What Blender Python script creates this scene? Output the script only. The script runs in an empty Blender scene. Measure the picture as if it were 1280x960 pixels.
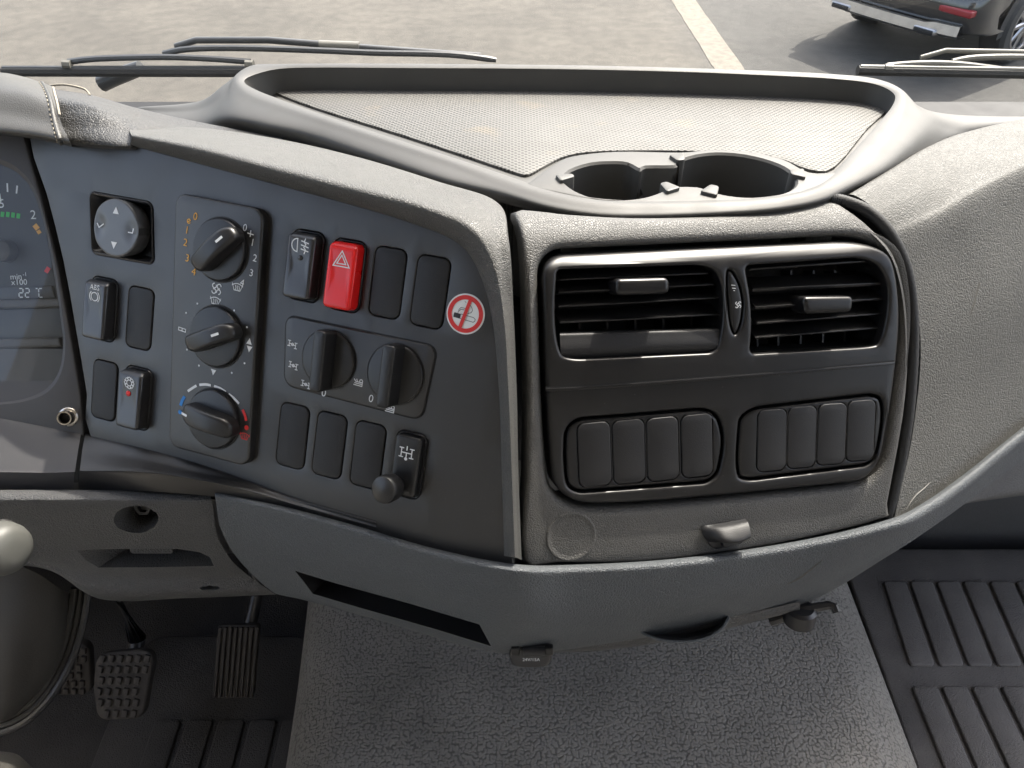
import bpy, bmesh, math, random
import numpy as np
from mathutils import Vector, Matrix
from mathutils.geometry import delaunay_2d_cdt
random.seed(4)
R_ = math.radians
sc = bpy.context.scene
COL = sc.collection

# ------------------------------------------------------------------ camera, sky, sun, exposure
PITCH = R_(42)
FOC = 949.0                      # focal length in photo pixels (photo 1280 wide)
EYE = np.array([0.0, 0.0, 1.25])
cam_d = bpy.data.cameras.new('camera')
cam_d.sensor_width = 36.0
cam_d.lens = 36.0 * FOC / 1280.0
cam_d.clip_start = 0.02
cam_d.clip_end = 1000.0
cam = bpy.data.objects.new('camera', cam_d)
COL.objects.link(cam)
cam.location = EYE
cam.rotation_euler = (math.pi / 2 - PITCH, 0, 0)
sc.camera = cam

SUN_EL, SUN_AZ = R_(53), R_(34)    # azimuth from straight ahead (+y) towards the right (+x)
world = bpy.data.worlds.new('World')
sc.world = world
world.use_nodes = True
nt = world.node_tree
bg = nt.nodes['Background']
sky = nt.nodes.new('ShaderNodeTexSky')
sky.sky_type = 'NISHITA'
sky.sun_disc = False
sky.sun_elevation = SUN_EL
sky.sun_rotation = SUN_AZ
sky.air_density = 1.0
sky.dust_density = 5.0
sky.ozone_density = 0.4
haze_mix = nt.nodes.new('ShaderNodeHueSaturation')     # a hazy, whitish sky
haze_mix.inputs['Saturation'].default_value = .7
nt.links.new(sky.outputs[0], haze_mix.inputs['Color'])
nt.links.new(haze_mix.outputs[0], bg.inputs[0])
bg.inputs[1].default_value = 0.15
sun_d = bpy.data.lights.new('sun', 'SUN')
sun_d.energy = 2.1
sun_d.angle = R_(0.6)
sun_d.color = (1.0, 0.93, 0.84)
sun = bpy.data.objects.new('sun', sun_d)
COL.objects.link(sun)
sdir = Vector((math.sin(SUN_AZ) * math.cos(SUN_EL), math.cos(SUN_AZ) * math.cos(SUN_EL), math.sin(SUN_EL)))
sun.rotation_euler = sdir.to_track_quat('Z', 'Y').to_euler()
sun.location = (0, 3, 4)
sc.view_settings.view_transform = 'Standard'
sc.view_settings.look = 'None'
sc.view_settings.gamma = 1.0
sc.view_settings.use_curve_mapping = False
sc.view_settings.exposure = 2.2
sc.cycles.use_denoising = True
sc.cycles.max_bounces = 10
sc.cycles.diffuse_bounces = 6
sc.cycles.transparent_max_bounces = 8

# ------------------------------------------------------------------ measuring helpers
FW = np.array([0, math.cos(PITCH), -math.sin(PITCH)])
UP = np.array([0, math.sin(PITCH), math.cos(PITCH)])
RT = np.array([1.0, 0, 0])


def ray(px, py):
    return FW + RT * ((px - 640) / FOC) + UP * ((480 - py) / FOC)


def P(px, py, d):                # a point seen at a photo pixel, d metres deep
    return EYE + ray(px, py) * d


def Z(px, py, z):                # a point on the level z
    r = ray(px, py)
    return EYE + r * ((z - EYE[2]) / r[2])


def depth(p):
    return float(np.dot(np.asarray(p) - EYE, FW))


def proj(p):
    q = np.asarray(p) - EYE
    d = q @ FW
    return np.stack([640 + FOC * (q @ RT) / d, 480 - FOC * (q @ UP) / d], -1)


class Frame:
    """a flat work plane: origin o, right u, up v, normal n towards the cab"""
    def __init__(self, o, u, v):
        self.o = np.asarray(o, float)
        self.u = np.asarray(u, float) / np.linalg.norm(u)
        v = np.asarray(v, float)
        v = v - self.u * (v @ self.u)
        self.v = v / np.linalg.norm(v)
        self.n = np.cross(self.u, self.v)
        self.M = Matrix(((self.u[0], self.v[0], self.n[0], self.o[0]),
                         (self.u[1], self.v[1], self.n[1], self.o[1]),
                         (self.u[2], self.v[2], self.n[2], self.o[2]), (0, 0, 0, 1)))

    def pxh(self, px, py, h=0.0):          # world point at a pixel on the plane lifted by h
        r = ray(px, py)
        return EYE + r * (((self.o + self.n * h - EYE) @ self.n) / (r @ self.n))

    def ab(self, px, py, h=0.0):
        q = self.pxh(px, py, h) - self.o
        return (float(q @ self.u), float(q @ self.v))

    def abl(self, pts, h=0.0):
        return [self.ab(*p, h) for p in pts]

    def w(self, a, b, h=0.0):
        return self.o + self.u * a + self.v * b + self.n * h

    def sub(self, a, b, h=0.0, rot=0.0):
        c, s = math.cos(rot), math.sin(rot)
        return Frame(self.w(a, b, h), self.u * c + self.v * s, self.v * c - self.u * s)


uL = np.array([math.cos(R_(21)), -math.sin(R_(21)), 0])
LF = Frame(P(632, 500, .47), uL, (.105, .533, .84))                 # switch panel
yv, tv = R_(12), R_(32)
uV = np.array([math.cos(yv), math.sin(yv), 0])
wV = np.array([-math.sin(yv), math.cos(yv), 0])
VF0 = Frame(P(640, 500, .475), uV, math.sin(tv) * wV + np.array([0, 0, math.cos(tv)]))
VF = VF0.sub(0, 0, 0, R_(-3.6))                                     # vent panel
tc = R_(36.5)
CF = Frame(LF.pxh(66, 330), (1, 0, 0), (0, math.sin(tc), math.cos(tc)))   # instrument cluster
yr, tr = R_(32), R_(30)
RF = Frame(VF.pxh(1118, 640), (math.cos(yr), math.sin(yr), 0),
           math.sin(tr) * np.array([-math.sin(yr), math.cos(yr), 0]) + np.array([0, 0, math.cos(tr)]))

# ------------------------------------------------------------------ materials
MATS = {}


def mat(name, col, rough=.5, bump=None, scale=500., strength=.5, dist=.0004, var=.12, dust=0., metallic=0.,
        spec=.5, coat=0., emit=None, stretch=None):
    m = bpy.data.materials.new(name)
    MATS[name] = m
    m.use_nodes = True
    t = m.node_tree
    N, K = t.nodes, t.links
    b = N['Principled BSDF']
    b.inputs['Roughness'].default_value = rough
    b.inputs['Metallic'].default_value = metallic
    b.inputs['Specular IOR Level'].default_value = spec
    b.inputs['Coat Weight'].default_value = coat
    tex = N.new('ShaderNodeTexCoord')
    co = tex.outputs['Object']
    if stretch:
        mp = N.new('ShaderNodeMapping')
        mp.inputs['Scale'].default_value = stretch
        K.new(co, mp.inputs[0])
        co = mp.outputs[0]
    # broad, uneven tone + fine mottling
    n1 = N.new('ShaderNodeTexNoise')
    n1.inputs['Scale'].default_value = 14
    n1.inputs['Detail'].default_value = 6
    K.new(co, n1.inputs['Vector'])
    mr = N.new('ShaderNodeMapRange')
    mr.inputs[1].default_value = .25
    mr.inputs[2].default_value = .75
    mr.inputs[3].default_value = 1 - var
    mr.inputs[4].default_value = 1 + var
    K.new(n1.outputs[0], mr.inputs[0])
    mx = N.new('ShaderNodeVectorMath')
    mx.operation = 'SCALE'
    mx.inputs[0].default_value = col[:3]
    K.new(mr.outputs[0], mx.inputs['Scale'])
    out = mx.outputs[0]
    if dust > 0:                                    # lint specks and dust film
        vo = N.new('ShaderNodeTexVoronoi')
        vo.inputs['Scale'].default_value = 150
        K.new(co, vo.inputs['Vector'])
        n2 = N.new('ShaderNodeTexNoise')
        n2.inputs['Scale'].default_value = 25
        n2.inputs['Detail'].default_value = 5
        K.new(co, n2.inputs['Vector'])
        ls = N.new('ShaderNodeMapRange')
        ls.inputs[1].default_value = .10
        ls.inputs[2].default_value = .03
        K.new(vo.outputs['Distance'], ls.inputs[0])
        rs = N.new('ShaderNodeMapRange')
        rs.inputs[1].default_value = .80
        rs.inputs[2].default_value = .82
        sep = N.new('ShaderNodeSeparateColor')
        K.new(vo.outputs['Color'], sep.inputs[0])
        K.new(sep.outputs[0], rs.inputs[0])
        ml = N.new('ShaderNodeMath')
        ml.operation = 'MULTIPLY'
        K.new(ls.outputs[0], ml.inputs[0])
        K.new(rs.outputs[0], ml.inputs[1])
        m3 = N.new('ShaderNodeMath')
        m3.operation = 'MULTIPLY_ADD'
        m3.inputs[1].default_value = dust
        K.new(ml.outputs[0], m3.inputs[0])
        nr = N.new('ShaderNodeMapRange')
        nr.inputs[1].default_value = .45
        nr.inputs[2].default_value = .8
        nr.inputs[4].default_value = dust * .12
        K.new(n2.outputs[0], nr.inputs[0])
        K.new(nr.outputs[0], m3.inputs[2])
        mc = N.new('ShaderNodeMix')
        mc.data_type = 'RGBA'
        K.new(m3.outputs[0], mc.inputs['Factor'])
        K.new(out, mc.inputs['A'])
        mc.inputs['B'].default_value = (.42, .39, .34, 1)
        out = mc.outputs['Result']
    K.new(out, b.inputs['Base Color'])
    rr = N.new('ShaderNodeMapRange')
    rr.inputs[3].default_value = max(.02, rough - .06)
    rr.inputs[4].default_value = min(1, rough + .08)
    n4 = N.new('ShaderNodeTexNoise')
    n4.inputs['Scale'].default_value = 45
    n4.inputs['Detail'].default_value = 4
    K.new(co, n4.inputs['Vector'])
    K.new(n4.outputs[0], rr.inputs[0])
    K.new(rr.outputs[0], b.inputs['Roughness'])
    if bump:
        h = None
        if bump in ('leather', 'pebble'):
            nn = N.new('ShaderNodeTexNoise')
            nn.inputs['Scale'].default_value = scale * .35
            nn.inputs['Detail'].default_value = 2
            K.new(co, nn.inputs['Vector'])
            ad = N.new('ShaderNodeMixRGB')
            ad.blend_type = 'LINEAR_LIGHT'
            ad.inputs[0].default_value = .9 / scale
            K.new(co, ad.inputs[1])
            K.new(nn.outputs['Color'], ad.inputs[2])
            v = N.new('ShaderNodeTexVoronoi')
            v.feature = 'DISTANCE_TO_EDGE' if bump == 'leather' else 'F1'
            v.inputs['Scale'].default_value = scale
            v.inputs['Randomness'].default_value = 1. if bump == 'leather' else .75
            if bump == 'pebble':
                v.voronoi_dimensions = '2D'
            K.new(ad.outputs[0], v.inputs['Vector'])
            r = N.new('ShaderNodeMapRange')
            r.interpolation_type = 'SMOOTHSTEP'
            r.inputs[1].default_value = .0 if bump == 'leather' else .66
            r.inputs[2].default_value = .2 if bump == 'leather' else .36
            K.new(v.outputs['Distance'], r.inputs[0])
            h = r.outputs[0]
        elif bump == 'wrinkle':                     # coarse creased vinyl over fine grain
            nn = N.new('ShaderNodeTexNoise')
            nn.inputs['Scale'].default_value = scale * .3
            nn.inputs['Detail'].default_value = 3
            K.new(co, nn.inputs['Vector'])
            ad = N.new('ShaderNodeMixRGB')
            ad.blend_type = 'LINEAR_LIGHT'
            ad.inputs[0].default_value = 2.2 / scale
            K.new(co, ad.inputs[1])
            K.new(nn.outputs['Color'], ad.inputs[2])
            v = N.new('ShaderNodeTexVoronoi')
            v.feature = 'DISTANCE_TO_EDGE'
            v.inputs['Scale'].default_value = scale
            K.new(ad.outputs[0], v.inputs['Vector'])
            r = N.new('ShaderNodeMapRange')
            r.interpolation_type = 'SMOOTHSTEP'
            r.inputs[2].default_value = .22
            K.new(v.outputs['Distance'], r.inputs[0])
            n5 = N.new('ShaderNodeTexNoise')
            n5.inputs['Scale'].default_value = scale * 2.5
            K.new(co, n5.inputs['Vector'])
            a2 = N.new('ShaderNodeMath')
            a2.operation = 'MULTIPLY_ADD'
            a2.inputs[1].default_value = .5
            K.new(n5.outputs[0], a2.inputs[0])
            K.new(r.outputs[0], a2.inputs[2])
            h = a2.outputs[0]
        elif bump == 'fine':
            nn = N.new('ShaderNodeTexNoise')
            nn.inputs['Scale'].default_value = scale
            nn.inputs['Detail'].default_value = 2
            K.new(co, nn.inputs['Vector'])
            h = nn.outputs[0]
        bp = N.new('ShaderNodeBump')
        bp.inputs['Strength'].default_value = strength
        bp.inputs['Distance'].default_value = dist
        K.new(h, bp.inputs['Height'])
        K.new(bp.outputs[0], b.inputs['Normal'])
        if bump == 'pebble':                        # darker colour in the grooves between the pebbles
            mg = N.new('ShaderNodeMix')
            mg.data_type = 'RGBA'
            K.new(h, mg.inputs['Factor'])
            dk = N.new('ShaderNodeVectorMath')
            dk.operation = 'SCALE'
            dk.inputs['Scale'].default_value = .55
            K.new(out, dk.inputs[0])
            K.new(dk.outputs[0], mg.inputs['A'])
            K.new(out, mg.inputs['B'])
            K.new(mg.outputs['Result'], b.inputs['Base Color'])
    if emit:
        b.inputs['Emission Color'].default_value = (*col[:3], 1)
        b.inputs['Emission Strength'].default_value = emit
    return m


m_top = mat('dash_top_plastic', (.057, .0555, .052), .55, 'fine', 1800, .25, .0002, .06, dust=.10)
m_hood = mat('hood_plastic', (.064, .063, .059), .5, 'leather', 620, .6, .0005, .06, dust=.04)
m_surround = mat('grained_grey_plastic', (.078, .076, .072), .5, 'leather', 640, .5, .0005, .07, dust=.06)
m_vinyl = mat('creased_grey_vinyl', (.072, .070, .064), .6, 'wrinkle', 430, .6, .0005, .08, dust=.05)
m_bolster = mat('blue_grey_plastic', (.073, .080, .087), .6, 'leather', 520, .6, .0007, .06, dust=.03)
m_knee = mat('lower_grey_plastic', (.062, .062, .063), .55, 'leather', 480, .6, .0009, .06)
m_fascia = mat('charcoal_fascia', (.0125, .012, .0122), .38, 'fine', 2600, .3, .00012, .06, dust=.05, spec=.75)
m_cluster = mat('cluster_plastic', (.062, .060, .062), .5, 'fine', 2200, .35, .00015, .05)
m_blank = mat('charcoal_blank', (.012, .0118, .013), .5, 'fine', 1500, .5, .0002, .08, dust=.12, spec=.4)
m_black = mat('satin_black_plastic', (.016, .016, .018), .32, None, var=.1, dust=.03)
m_rocker = mat('rocker_black', (.018, .018, .020), .30, None, var=.05, spec=.75)
m_knob = mat('knob_black', (.013, .013, .014), .34, 'fine', 3000, .15, .0001, .05)
m_adjust = mat('adjuster_sheen_grey', (.060, .062, .066), .32, 'fine', 3000, .15, .0001, .05, spec=.8)  # grey lightened to stand in for the sheen on the pad
m_reflector = mat('dull_red_reflector', (.22, .015, .02), .3, None)
m_vent = mat('vent_black', (.0095, .0092, .0098), .33, 'fine', 2500, .12, .0001, .08, dust=.08, spec=.4)
m_deep = mat('deep_black', (.006, .006, .007), .7, None)
m_rubber = mat('rubber_gasket', (.010, .010, .0105), .65, 'fine', 900, .6, .0004)
m_red = mat('red_switch_plastic', (.72, .012, .012), .28, None, var=.03)
m_white = mat('white_print', (.72, .74, .76), .6, None, var=.04)
m_orange = mat('orange_print', (.75, .38, .05), .6, None, var=.04)
m_blue = mat('blue_print', (.02, .2, .55), .6, None, var=.04)
m_redp = mat('red_print', (.65, .03, .03), .6, None, var=.04)
m_green = mat('green_print', (.02, .42, .06), .6, None, var=.04)
m_paper = mat('sticker_white', (.75, .77, .78), .45, None, var=.03)
m_ink = mat('sticker_black', (.02, .02, .025), .5, None)
m_lcd = mat('liquid_crystal_glass', (.03, .03, .032), .2, None)
m_dial = mat('dial_face', (.028, .028, .03), .5, 'fine', 3000, .1, .0001)
m_chrome = mat('worn_chrome', (.62, .58, .52), .25, 'fine', 900, .2, .0002, metallic=1.)
m_trim = mat('silver_car_trim', (.6, .6, .6), .3, None, metallic=1.)
m_leather = mat('grey_leather', (.055, .052, .046), .45, 'leather', 700, .35, .0003, .06)
m_thread = mat('cream_thread', (.27, .24, .19), .7, None)
m_pad = mat('soft_dark_pad', (.040, .039, .038), .5, 'leather', 480, .6, .0006, .06)
m_floor = mat('pebbled_floor_rubber', (.185, .178, .166), .5, 'pebble', 310, .8, .0010, .22, dust=.2)
m_mat = mat('ribbed_mat_rubber', (.085, .079, .077), .62, 'leather', 300, .6, .0008, .2, dust=.5)
m_mat_shaded = mat('shaded_mat_rubber', (.035, .033, .033), .65, 'leather', 300, .6, .0008, .2, dust=.15)  # mat rubber coloured darker to stand for the footwell shade
m_pedal = mat('pedal_rubber', (.03, .026, .024), .7, 'fine', 600, .5, .0005, .15, dust=.15)
m_boot = mat('brown_column_cover', (.030, .027, .023), .7, 'fine', 700, .4, .0004, .08)
m_stalk = mat('stalk_plastic', (.075, .075, .068), .5, 'fine', 2000, .2, .0001, .04)
m_wiper = mat('weathered_wiper', (.04, .042, .045), .4, None, dust=.05)
m_wiperp = mat('pale_wiper', (.12, .115, .10), .5, None, dust=.05)
m_cab = mat('cab_lining', (.58, .55, .50), .85, None)
m_paint = mat('black_car_paint', (.012, .013, .015), .12, None, var=.02, coat=1.)
m_tyre = mat('tyre_rubber', (.02, .02, .02), .75, None)
m_alloy = mat('alloy_rim', (.35, .35, .36), .3, None, metallic=1.)
m_glassd = mat('car_glass', (.015, .018, .02), .06, None)


def ground_mat():
    m = mat('asphalt', (.16, .145, .12), .9, 'fine', 60, .6, .004, .10)
    t = m.node_tree
    N, K = t.nodes, t.links
    b = N['Principled BSDF']
    tex = N.new('ShaderNodeTexCoord')
    co = tex.outputs['Object']

    def noise(s, d=8, r=.6):
        n = N.new('ShaderNodeTexNoise')
        n.inputs['Scale'].default_value = s
        n.inputs['Detail'].default_value = d
        n.inputs['Roughness'].default_value = r
        K.new(co, n.inputs['Vector'])
        return n.outputs[0]

    def ramp(x, a, b_, c=0., d=1.):
        r = N.new('ShaderNodeMapRange')
        r.inputs[1].default_value, r.inputs[2].default_value = a, b_
        r.inputs[3].default_value, r.inputs[4].default_value = c, d
        r.interpolation_type = 'SMOOTHSTEP'
        K.new(x, r.inputs[0])
        return r.outputs[0]
    # old pale surface on the left of the bay line, newer darker tarmac on the right
    sx = N.new('ShaderNodeSeparateXYZ')
    K.new(co, sx.inputs[0])
    wob = N.new('ShaderNodeMath')
    wob.operation = 'MULTIPLY_ADD'
    wob.inputs[1].default_value = .8
    K.new(noise(1.3), wob.inputs[0])
    K.new(sx.outputs[0], wob.inputs[2])
    side = ramp(wob.outputs[0], 1.9, 2.7)
    mc = N.new('ShaderNodeMix')
    mc.data_type = 'RGBA'
    K.new(side, mc.inputs['Factor'])
    mc.inputs['A'].default_value = (.066, .059, .048, 1)
    mc.inputs['B'].default_value = (.040, .038, .034, 1)
    col = mc.outputs['Result']

    def mul(col, f):
        v = N.new('ShaderNodeVectorMath')
        v.operation = 'SCALE'
        K.new(col, v.inputs[0])
        K.new(f, v.inputs['Scale'])
        return v.outputs[0]
    col = mul(col, ramp(noise(.9, 6), .3, .7, .82, 1.14))
    col = mul(col, ramp(noise(7, 6), .32, .68, .84, 1.14))
    col = mul(col, ramp(noise(90, 3), .3, .7, .66, 1.34))
    K.new(col, b.inputs['Base Color'])
    # cracks
    v = N.new('ShaderNodeTexVoronoi')
    v.feature = 'DISTANCE_TO_EDGE'
    v.inputs['Scale'].default_value = .33
    nn = N.new('ShaderNodeTexNoise')
    nn.inputs['Scale'].default_value = 1.7
    nn.inputs['Detail'].default_value = 6
    K.new(co, nn.inputs['Vector'])
    ad = N.new('ShaderNodeMixRGB')
    ad.blend_type = 'LINEAR_LIGHT'
    ad.inputs[0].default_value = .35
    K.new(co, ad.inputs[1])
    K.new(nn.outputs['Color'], ad.inputs[2])
    K.new(ad.outputs[0], v.inputs['Vector'])
    col = mul(col, ramp(v.outputs['Distance'], .0, .006, .93, 1.0))
    K.new(col, b.inputs['Base Color'])
    return m


m_ground = ground_mat()
m_line = mat('worn_road_paint', (.118, .103, .080), .8, 'fine', 80, .4, .002, .25)


def dots_mat():
    """tray liner with rows of small pressed dots"""
    m = mat('dotted_tray_liner', (.100, .097, .090), .6, None, var=.06)
    t = m.node_tree
    N, K = t.nodes, t.links
    b = N['Principled BSDF']
    tex = N.new('ShaderNodeTexCoord')
    mp = N.new('ShaderNodeMapping')
    mp.inputs['Rotation'].default_value = (0, 0, R_(45))
    mp.inputs['Scale'].default_value = (1 / .0037,) * 3
    K.new(tex.outputs['Object'], mp.inputs[0])
    fr = N.new('ShaderNodeVectorMath')
    fr.operation = 'FRACTION'
    K.new(mp.outputs[0], fr.inputs[0])
    su = N.new('ShaderNodeVectorMath')
    su.operation = 'SUBTRACT'
    su.inputs[1].default_value = (.5, .5, .5)
    K.new(fr.outputs[0], su.inputs[0])
    mu = N.new('ShaderNodeVectorMath')
    mu.operation = 'MULTIPLY'
    mu.inputs[1].default_value = (1, 1, 0)
    K.new(su.outputs[0], mu.inputs[0])
    ln = N.new('ShaderNodeVectorMath')
    ln.operation = 'LENGTH'
    K.new(mu.outputs[0], ln.inputs[0])
    r = N.new('ShaderNodeMapRange')
    r.interpolation_type = 'SMOOTHSTEP'
    r.inputs[1].default_value = .20
    r.inputs[2].default_value = .36
    K.new(ln.outputs['Value'], r.inputs[0])
    bp = N.new('ShaderNodeBump')
    bp.inputs['Strength'].default_value = .8
    bp.inputs['Distance'].default_value = .0008
    K.new(r.outputs[0], bp.inputs['Height'])
    K.new(bp.outputs[0], b.inputs['Normal'])
    src = b.inputs['Base Color'].links[0].from_socket
    # dots coloured darker, and a few brown stains
    n = N.new('ShaderNodeTexNoise')
    n.inputs['Scale'].default_value = 22
    n.inputs['Detail'].default_value = 5
    K.new(tex.outputs['Object'], n.inputs['Vector'])
    st = N.new('ShaderNodeMapRange')
    st.inputs[1].default_value = .61
    st.inputs[2].default_value = .72
    st.inputs[4].default_value = .45
    K.new(n.outputs[0], st.inputs[0])
    m1 = N.new('ShaderNodeMix')
    m1.data_type = 'RGBA'
    K.new(st.outputs[0], m1.inputs['Factor'])
    K.new(src, m1.inputs['A'])
    m1.inputs['B'].default_value = (.16, .13, .085, 1)
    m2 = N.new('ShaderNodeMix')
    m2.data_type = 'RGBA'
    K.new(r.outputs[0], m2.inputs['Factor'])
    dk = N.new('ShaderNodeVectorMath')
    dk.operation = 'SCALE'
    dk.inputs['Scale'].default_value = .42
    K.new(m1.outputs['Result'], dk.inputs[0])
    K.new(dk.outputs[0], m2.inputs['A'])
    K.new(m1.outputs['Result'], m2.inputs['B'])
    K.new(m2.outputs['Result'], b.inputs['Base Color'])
    return m


m_dots = dots_mat()


def glass_mat(name, film):
    m = bpy.data.materials.new(name)
    m.use_nodes = True
    t = m.node_tree
    N, K = t.nodes, t.links
    N.remove(N['Principled BSDF'])
    tr = N.new('ShaderNodeBsdfTransparent')
    tr.inputs[0].default_value = (.93, .95, .94, 1)
    gl = N.new('ShaderNodeBsdfGlossy')
    gl.inputs['Roughness'].default_value = .02
    lw = N.new('ShaderNodeLayerWeight')
    lw.inputs[0].default_value = .5  #            # Schlick reflectance, the same from both sides of the pane
    pw = N.new('ShaderNodeMath')
    pw.operation = 'POWER'
    pw.inputs[1].default_value = 5
    K.new(lw.outputs['Facing'], pw.inputs[0])
    fr = N.new('ShaderNodeMath')
    fr.operation = 'MULTIPLY_ADD'
    fr.inputs[1].default_value = .9
    fr.inputs[2].default_value = .04
    K.new(pw.outputs[0], fr.inputs[0])
    mx = N.new('ShaderNodeMixShader')
    K.new(fr.outputs[0], mx.inputs[0])
    K.new(tr.outputs[0], mx.inputs[1])
    K.new(gl.outputs[0], mx.inputs[2])
    # dust film and dried water spots on the pane
    tex = N.new('ShaderNodeTexCoord')
    vo = N.new('ShaderNodeTexVoronoi')
    vo.inputs['Scale'].default_value = 28
    K.new(tex.outputs['Object'], vo.inputs['Vector'])
    a = N.new('ShaderNodeMapRange')
    a.inputs[1].default_value = .075
    a.inputs[2].default_value = .05
    a.inputs[4].default_value = .45 * film
    K.new(vo.outputs['Distance'], a.inputs[0])
    sp = N.new('ShaderNodeSeparateColor')
    K.new(vo.outputs['Color'], sp.inputs[0])
    s = N.new('ShaderNodeMapRange')
    s.inputs[1].default_value = .86
    s.inputs[2].default_value = .88
    K.new(sp.outputs[0], s.inputs[0])
    mm = N.new('ShaderNodeMath')
    mm.operation = 'MULTIPLY_ADD'
    K.new(a.outputs[0], mm.inputs[0])
    K.new(s.outputs[0], mm.inputs[1])
    n = N.new('ShaderNodeTexNoise')
    n.inputs['Scale'].default_value = 6
    n.inputs['Detail'].default_value = 6
    K.new(tex.outputs['Object'], n.inputs['Vector'])
    nr = N.new('ShaderNodeMapRange')
    nr.inputs[1].default_value = .4
    nr.inputs[2].default_value = .75
    nr.inputs[3].default_value = .012 * film
    nr.inputs[4].default_value = .05 * film
    K.new(n.outputs[0], nr.inputs[0])
    K.new(nr.outputs[0], mm.inputs[2])
    df = N.new('ShaderNodeBsdfDiffuse')
    df.inputs[0].default_value = (.8, .78, .72, 1)
    m2 = N.new('ShaderNodeMixShader')
    K.new(mm.outputs[0], m2.inputs[0])
    K.new(mx.outputs[0], m2.inputs[1])
    K.new(df.outputs[0], m2.inputs[2])
    K.new(m2.outputs[0], N['Material Output'].inputs[0])
    return m


m_glass = glass_mat('windscreen_glass', 1.)
m_clear = glass_mat('instrument_glass', .12)

# ------------------------------------------------------------------ object helpers
WM = {}


def setp(o, label=None, cat=None, group=None, kind=None):
    if label:
        o['label'] = label
    if cat:
        o['category'] = cat
    if group:
        o['group'] = group
    if kind:
        o['kind'] = kind
    return o


def link(o, parent, M):
    COL.objects.link(o)
    o.matrix_basis = M
    WM[o] = M
    if parent is not None:
        o.parent = parent
        o.matrix_parent_inverse = WM[parent].inverted()
    return o


def thing(name, label, cat, loc, group=None):
    o = bpy.data.objects.new(name, None)
    o.empty_display_size = .02
    link(o, None, Matrix.Translation(Vector(loc)))
    return setp(o, label, cat, group)


def mk(name, bm, mats, parent=None, M=None, label=None, cat=None, group=None, kind=None, sharp=38, smooth=True):
    me = bpy.data.meshes.new(name)
    bmesh.ops.recalc_face_normals(bm, faces=bm.faces[:])
    bm.to_mesh(me)
    bm.free()
    for m in (mats if isinstance(mats, (list, tuple)) else [mats]):
        me.materials.append(m)
    if smooth:
        me.shade_smooth()
        me.set_sharp_from_angle(angle=R_(sharp))
    o = bpy.data.objects.new(name, me)
    link(o, parent, M or Matrix())
    return setp(o, label, cat, group, kind)


def again(o, M, parent=None, label=None, group=None):
    """another copy of a one-mesh part, sharing its mesh"""
    c = o.copy()
    link(c, parent, M)
    if label:
        c['label'] = label
    return c


def rrect(cx, cy, w, h, r, n=5, rot=0.):
    out = []
    for (sx, sy, a0) in ((1, 1, 0), (-1, 1, 90), (-1, -1, 180), (1, -1, 270)):
        for i in range(n + 1):
            a = R_(a0 + 90 * i / n)
            out.append((sx * (w / 2 - r) + r * math.cos(a), sy * (h / 2 - r) + r * math.sin(a)))
    c, s = math.cos(rot), math.sin(rot)
    return [(cx + x * c - y * s, cy + x * s + y * c) for x, y in out]


def circle(cx, cy, r, n=40, ry=None):
    ry = ry or r
    return [(cx + r * math.cos(2 * math.pi * i / n), cy + ry * math.sin(2 * math.pi * i / n)) for i in range(n)]


def area(o):
    return .5 * sum(o[i - 1][0] * o[i][1] - o[i][0] * o[i - 1][1] for i in range(len(o)))


def ccw(o):
    o = list(o)
    return o if area(o) > 0 else o[::-1]


def smooth_loop(pts, n=4, closed=True):
    """Catmull-Rom through pts (2-D or 3-D)"""
    p = [np.asarray(q, float) for q in pts]
    m = len(p)
    out = []
    for i in range(m if closed else m - 1):
        g = (lambda k: p[k % m]) if closed else (lambda k: p[min(max(k, 0), m - 1)])
        a, b, c, d = g(i - 1), g(i), g(i + 1), g(i + 2)
        for j in range(n):
            t = j / n
            out.append(.5 * ((2 * b) + (c - a) * t + (2 * a - 5 * b + 4 * c - d) * t * t + (3 * b - a - 3 * c + d) * t ** 3))
    if not closed:
        out.append(p[-1])
    return [tuple(q) for q in out]


def inset(o, d):
    """shift a CCW loop inwards by d"""
    n = len(o)
    out = []
    for i in range(n):
        p, c, q = np.array(o[i - 1]), np.array(o[i]), np.array(o[(i + 1) % n])
        e1, e2 = c - p, q - c
        l1, l2 = np.linalg.norm(e1), np.linalg.norm(e2)
        if l1 < 1e-9 or l2 < 1e-9:
            e1 = e2 = (q - p)
            l1 = l2 = max(np.linalg.norm(e1), 1e-9)
        n1, n2 = np.array([-e1[1], e1[0]]) / l1, np.array([-e2[1], e2[0]]) / l2
        b = n1 + n2
        k = b @ b
        b = b * (2 / k) if k > .3 else n1
        out.append(tuple(c + b * d))
    return out


def inside(pt, poly):
    x, y = pt
    r = False
    j = len(poly) - 1
    for i in range(len(poly)):
        xi, yi = poly[i]
        xj, yj = poly[j]
        if (yi > y) != (yj > y) and x < (xj - xi) * (y - yi) / (yj - yi) + xi:
            r = not r
        j = i
    return r


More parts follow.
